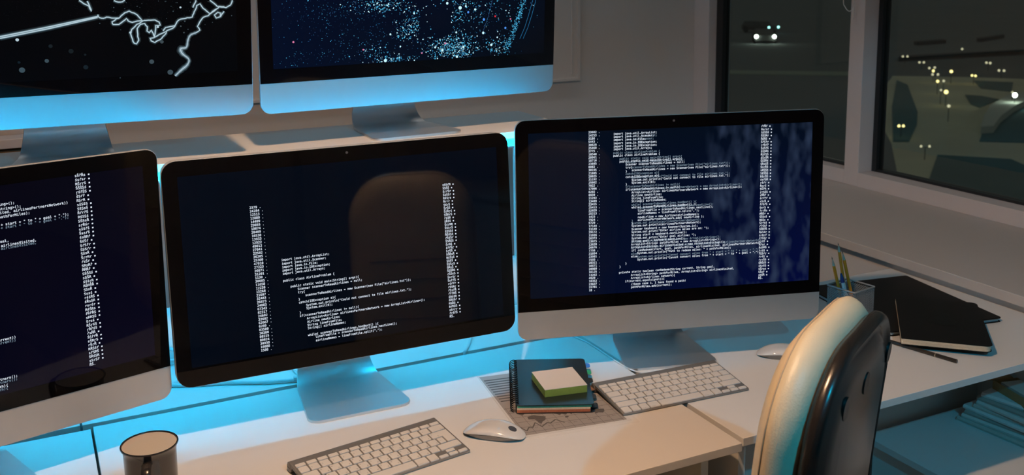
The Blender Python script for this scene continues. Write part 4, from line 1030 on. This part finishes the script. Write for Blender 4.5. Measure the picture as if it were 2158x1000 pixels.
for idx, r_, m, lb in (((0, 1), .065, LP, 'pale light with its reflected double, upper leftmost in the right hand window'), ((2, 3), .065, LP, 'pale light with its reflected double, second from upper left in the right hand window'),
      ((4, 5), .065, LP, 'pale light with its reflected double, third from upper left in the window'), ((6,), .07, LY, 'yellow light in the middle of the five-light cluster'), ((7, 8), .065, LP, 'pale light with its reflected double just below the yellow cluster light'),
      ((9,), .07, LY, 'yellowish light where the road begins, left of a faint one'), ((10,), .06, LP, 'faint light where the road begins, right of a yellowish one'), ((11,), .095, LY, 'large yellow light in the middle of the road'),
      ((12,), .05, LP, 'tiny faint light left of the large yellow one'), ((13,), .085, LY, 'wide yellow light right of the cluster'), ((14,), .07, LP, 'faint tall lamp above the others in the window'),
      ((15, 16), .07, LP, 'pale light with its reflected double at the upper right of the window'), ((17, 18), .065, LP, 'pale light with its reflected double at the far right of the window'), ((19, 20), .06, LY, 'yellow light with its reflected double right of centre in the window'),
      ((21,), .10, LW, 'brightest white light above the curved ramp'), ((22,), .05, LP, 'faint light touching the brightest white light'), ((23,), .065, LP, 'pale light low on the road centre line'),
      ((24, 25), .05, LY, 'bright yellow light with its reflected double on the left grass island'), ((26, 27), .04, LP, 'small pale light with its reflected double near the bottom of the road')):
    street_lamp([L_[i] for i in idx], r_, m, lb, h=.5 if len(idx) > 1 else .7)
# car with bright headlights, seen through the left hand window
def car(x, y, hd, label, r_=.13, m=LW, sep=1.65):
    root = empty('car', (x, y, GZ), hd, label=label, cat='car')
    bm = bmesh.new(); w = sep/2 + .12
    loft(bm, [[(s_*w, yy, zz) for s_, yy, zz in ((-1, 0, z0), (1, 0, z0), (1, 3.9, z0), (-1, 3.9, z0))] for z0 in (.25, .72)] )
    loft(bm, [[(-w*k, 1.0 + (1-k)*2, z0), (w*k, 1.0 + (1-k)*2, z0), (w*k, 3.9 - (1-k)*1.5, z0), (-w*k, 3.9 - (1-k)*1.5, z0)] for k, z0 in ((1, .72), (.8, 1.12))])
    mesh_obj('bodywork', bm, mat('car_dark', (.12, .12, .12), .8), root)
    for sx in (-1, 1):
        for yy in (.8, 3.3):
            bm = bmesh.new(); loft(bm, [[(sx*(w-.02) + dx, yy + .32*math.cos(k*PI/8), .32 + .32*math.sin(k*PI/8)) for k in range(16)] for dx in (-.1, .1)]); mesh_obj('wheel', bm, DPOST, root)
        bm = bmesh.new(); bmesh.ops.create_uvsphere(bm, u_segments=12, v_segments=8, radius=r_)
        for v in bm.verts: v.co += Vector((sx*sep/2, -.02, .62))
        mesh_obj('headlight', bm, m, root, smooth=180)
car(*CAR1, 'car with two very bright white headlights outside the left hand window', .15, LW, CAR1S)
car(*CAR2, 'car with small teal headlights, right behind the brightest car', .11, LT_, CAR2S)

# ------------------------------------------------------------------ light
def light(name, kind, loc, col, power, size=.03, **k):
    d = bpy.data.lights.new(name, kind); d.color = col; d.energy = power
    if kind == 'AREA': d.size = size
    else: d.shadow_soft_size = size
    o = bpy.data.objects.new(name, d); COL.objects.link(o); o.location = loc
    return o
light('warm_bulb_light', 'POINT', LAMP, (1., .60, .34), P_WARM, .028)
light('cool_studio_light', 'POINT', (CX, CY, CZ), (.0, .60, 1.), P_COOL, .016)

a_ = light('added_wall_fill_light', 'AREA', (.6, 3.10, ZC - .10), (.94, .92, .90), P_WALLFILL, 1.)  # unseen fill light added to lift the back wall
a_.data.shape = 'RECTANGLE'; a_.data.size = 3.5; a_.rotation_euler = (math.radians(30), 0, 0); a_.data.size_y = .12

wd = bpy.data.worlds.new('night'); S.world = wd; wd.use_nodes = True
bg = wd.node_tree.nodes['Background']; bg.inputs[0].default_value = (.92, .98, .90, 1); bg.inputs[1].default_value = W_STR

# ------------------------------------------------------------------ camera
cam = bpy.data.cameras.new('camera'); co = bpy.data.objects.new('camera', cam); COL.objects.link(co); S.camera = co
cam.sensor_fit = 'HORIZONTAL'; cam.sensor_width = 36; cam.lens = 36 * 2119.28 / 2158
cam.shift_y = -(500 - 294.39) / 2158
cam.clip_start = .02; cam.clip_end = 1000
r_ = Vector((.89822835, -.43933374, -.01310306)); u_ = Vector((.08585092, .1461309, .98553304)); f_ = Vector((.43106315, .88635863, -.16897612))
co.matrix_world = Matrix.Translation((0, 0, CAMZ)) @ Matrix((r_, u_, -f_)).transposed().to_4x4()
cam.dof.use_dof = True; cam.dof.focus_distance = 1.74; cam.dof.aperture_fstop = 9.
S.view_settings.view_transform = 'Standard'; S.view_settings.look = 'None'; S.view_settings.gamma = 1.; S.view_settings.exposure = 0.
S.view_settings.use_curve_mapping = False
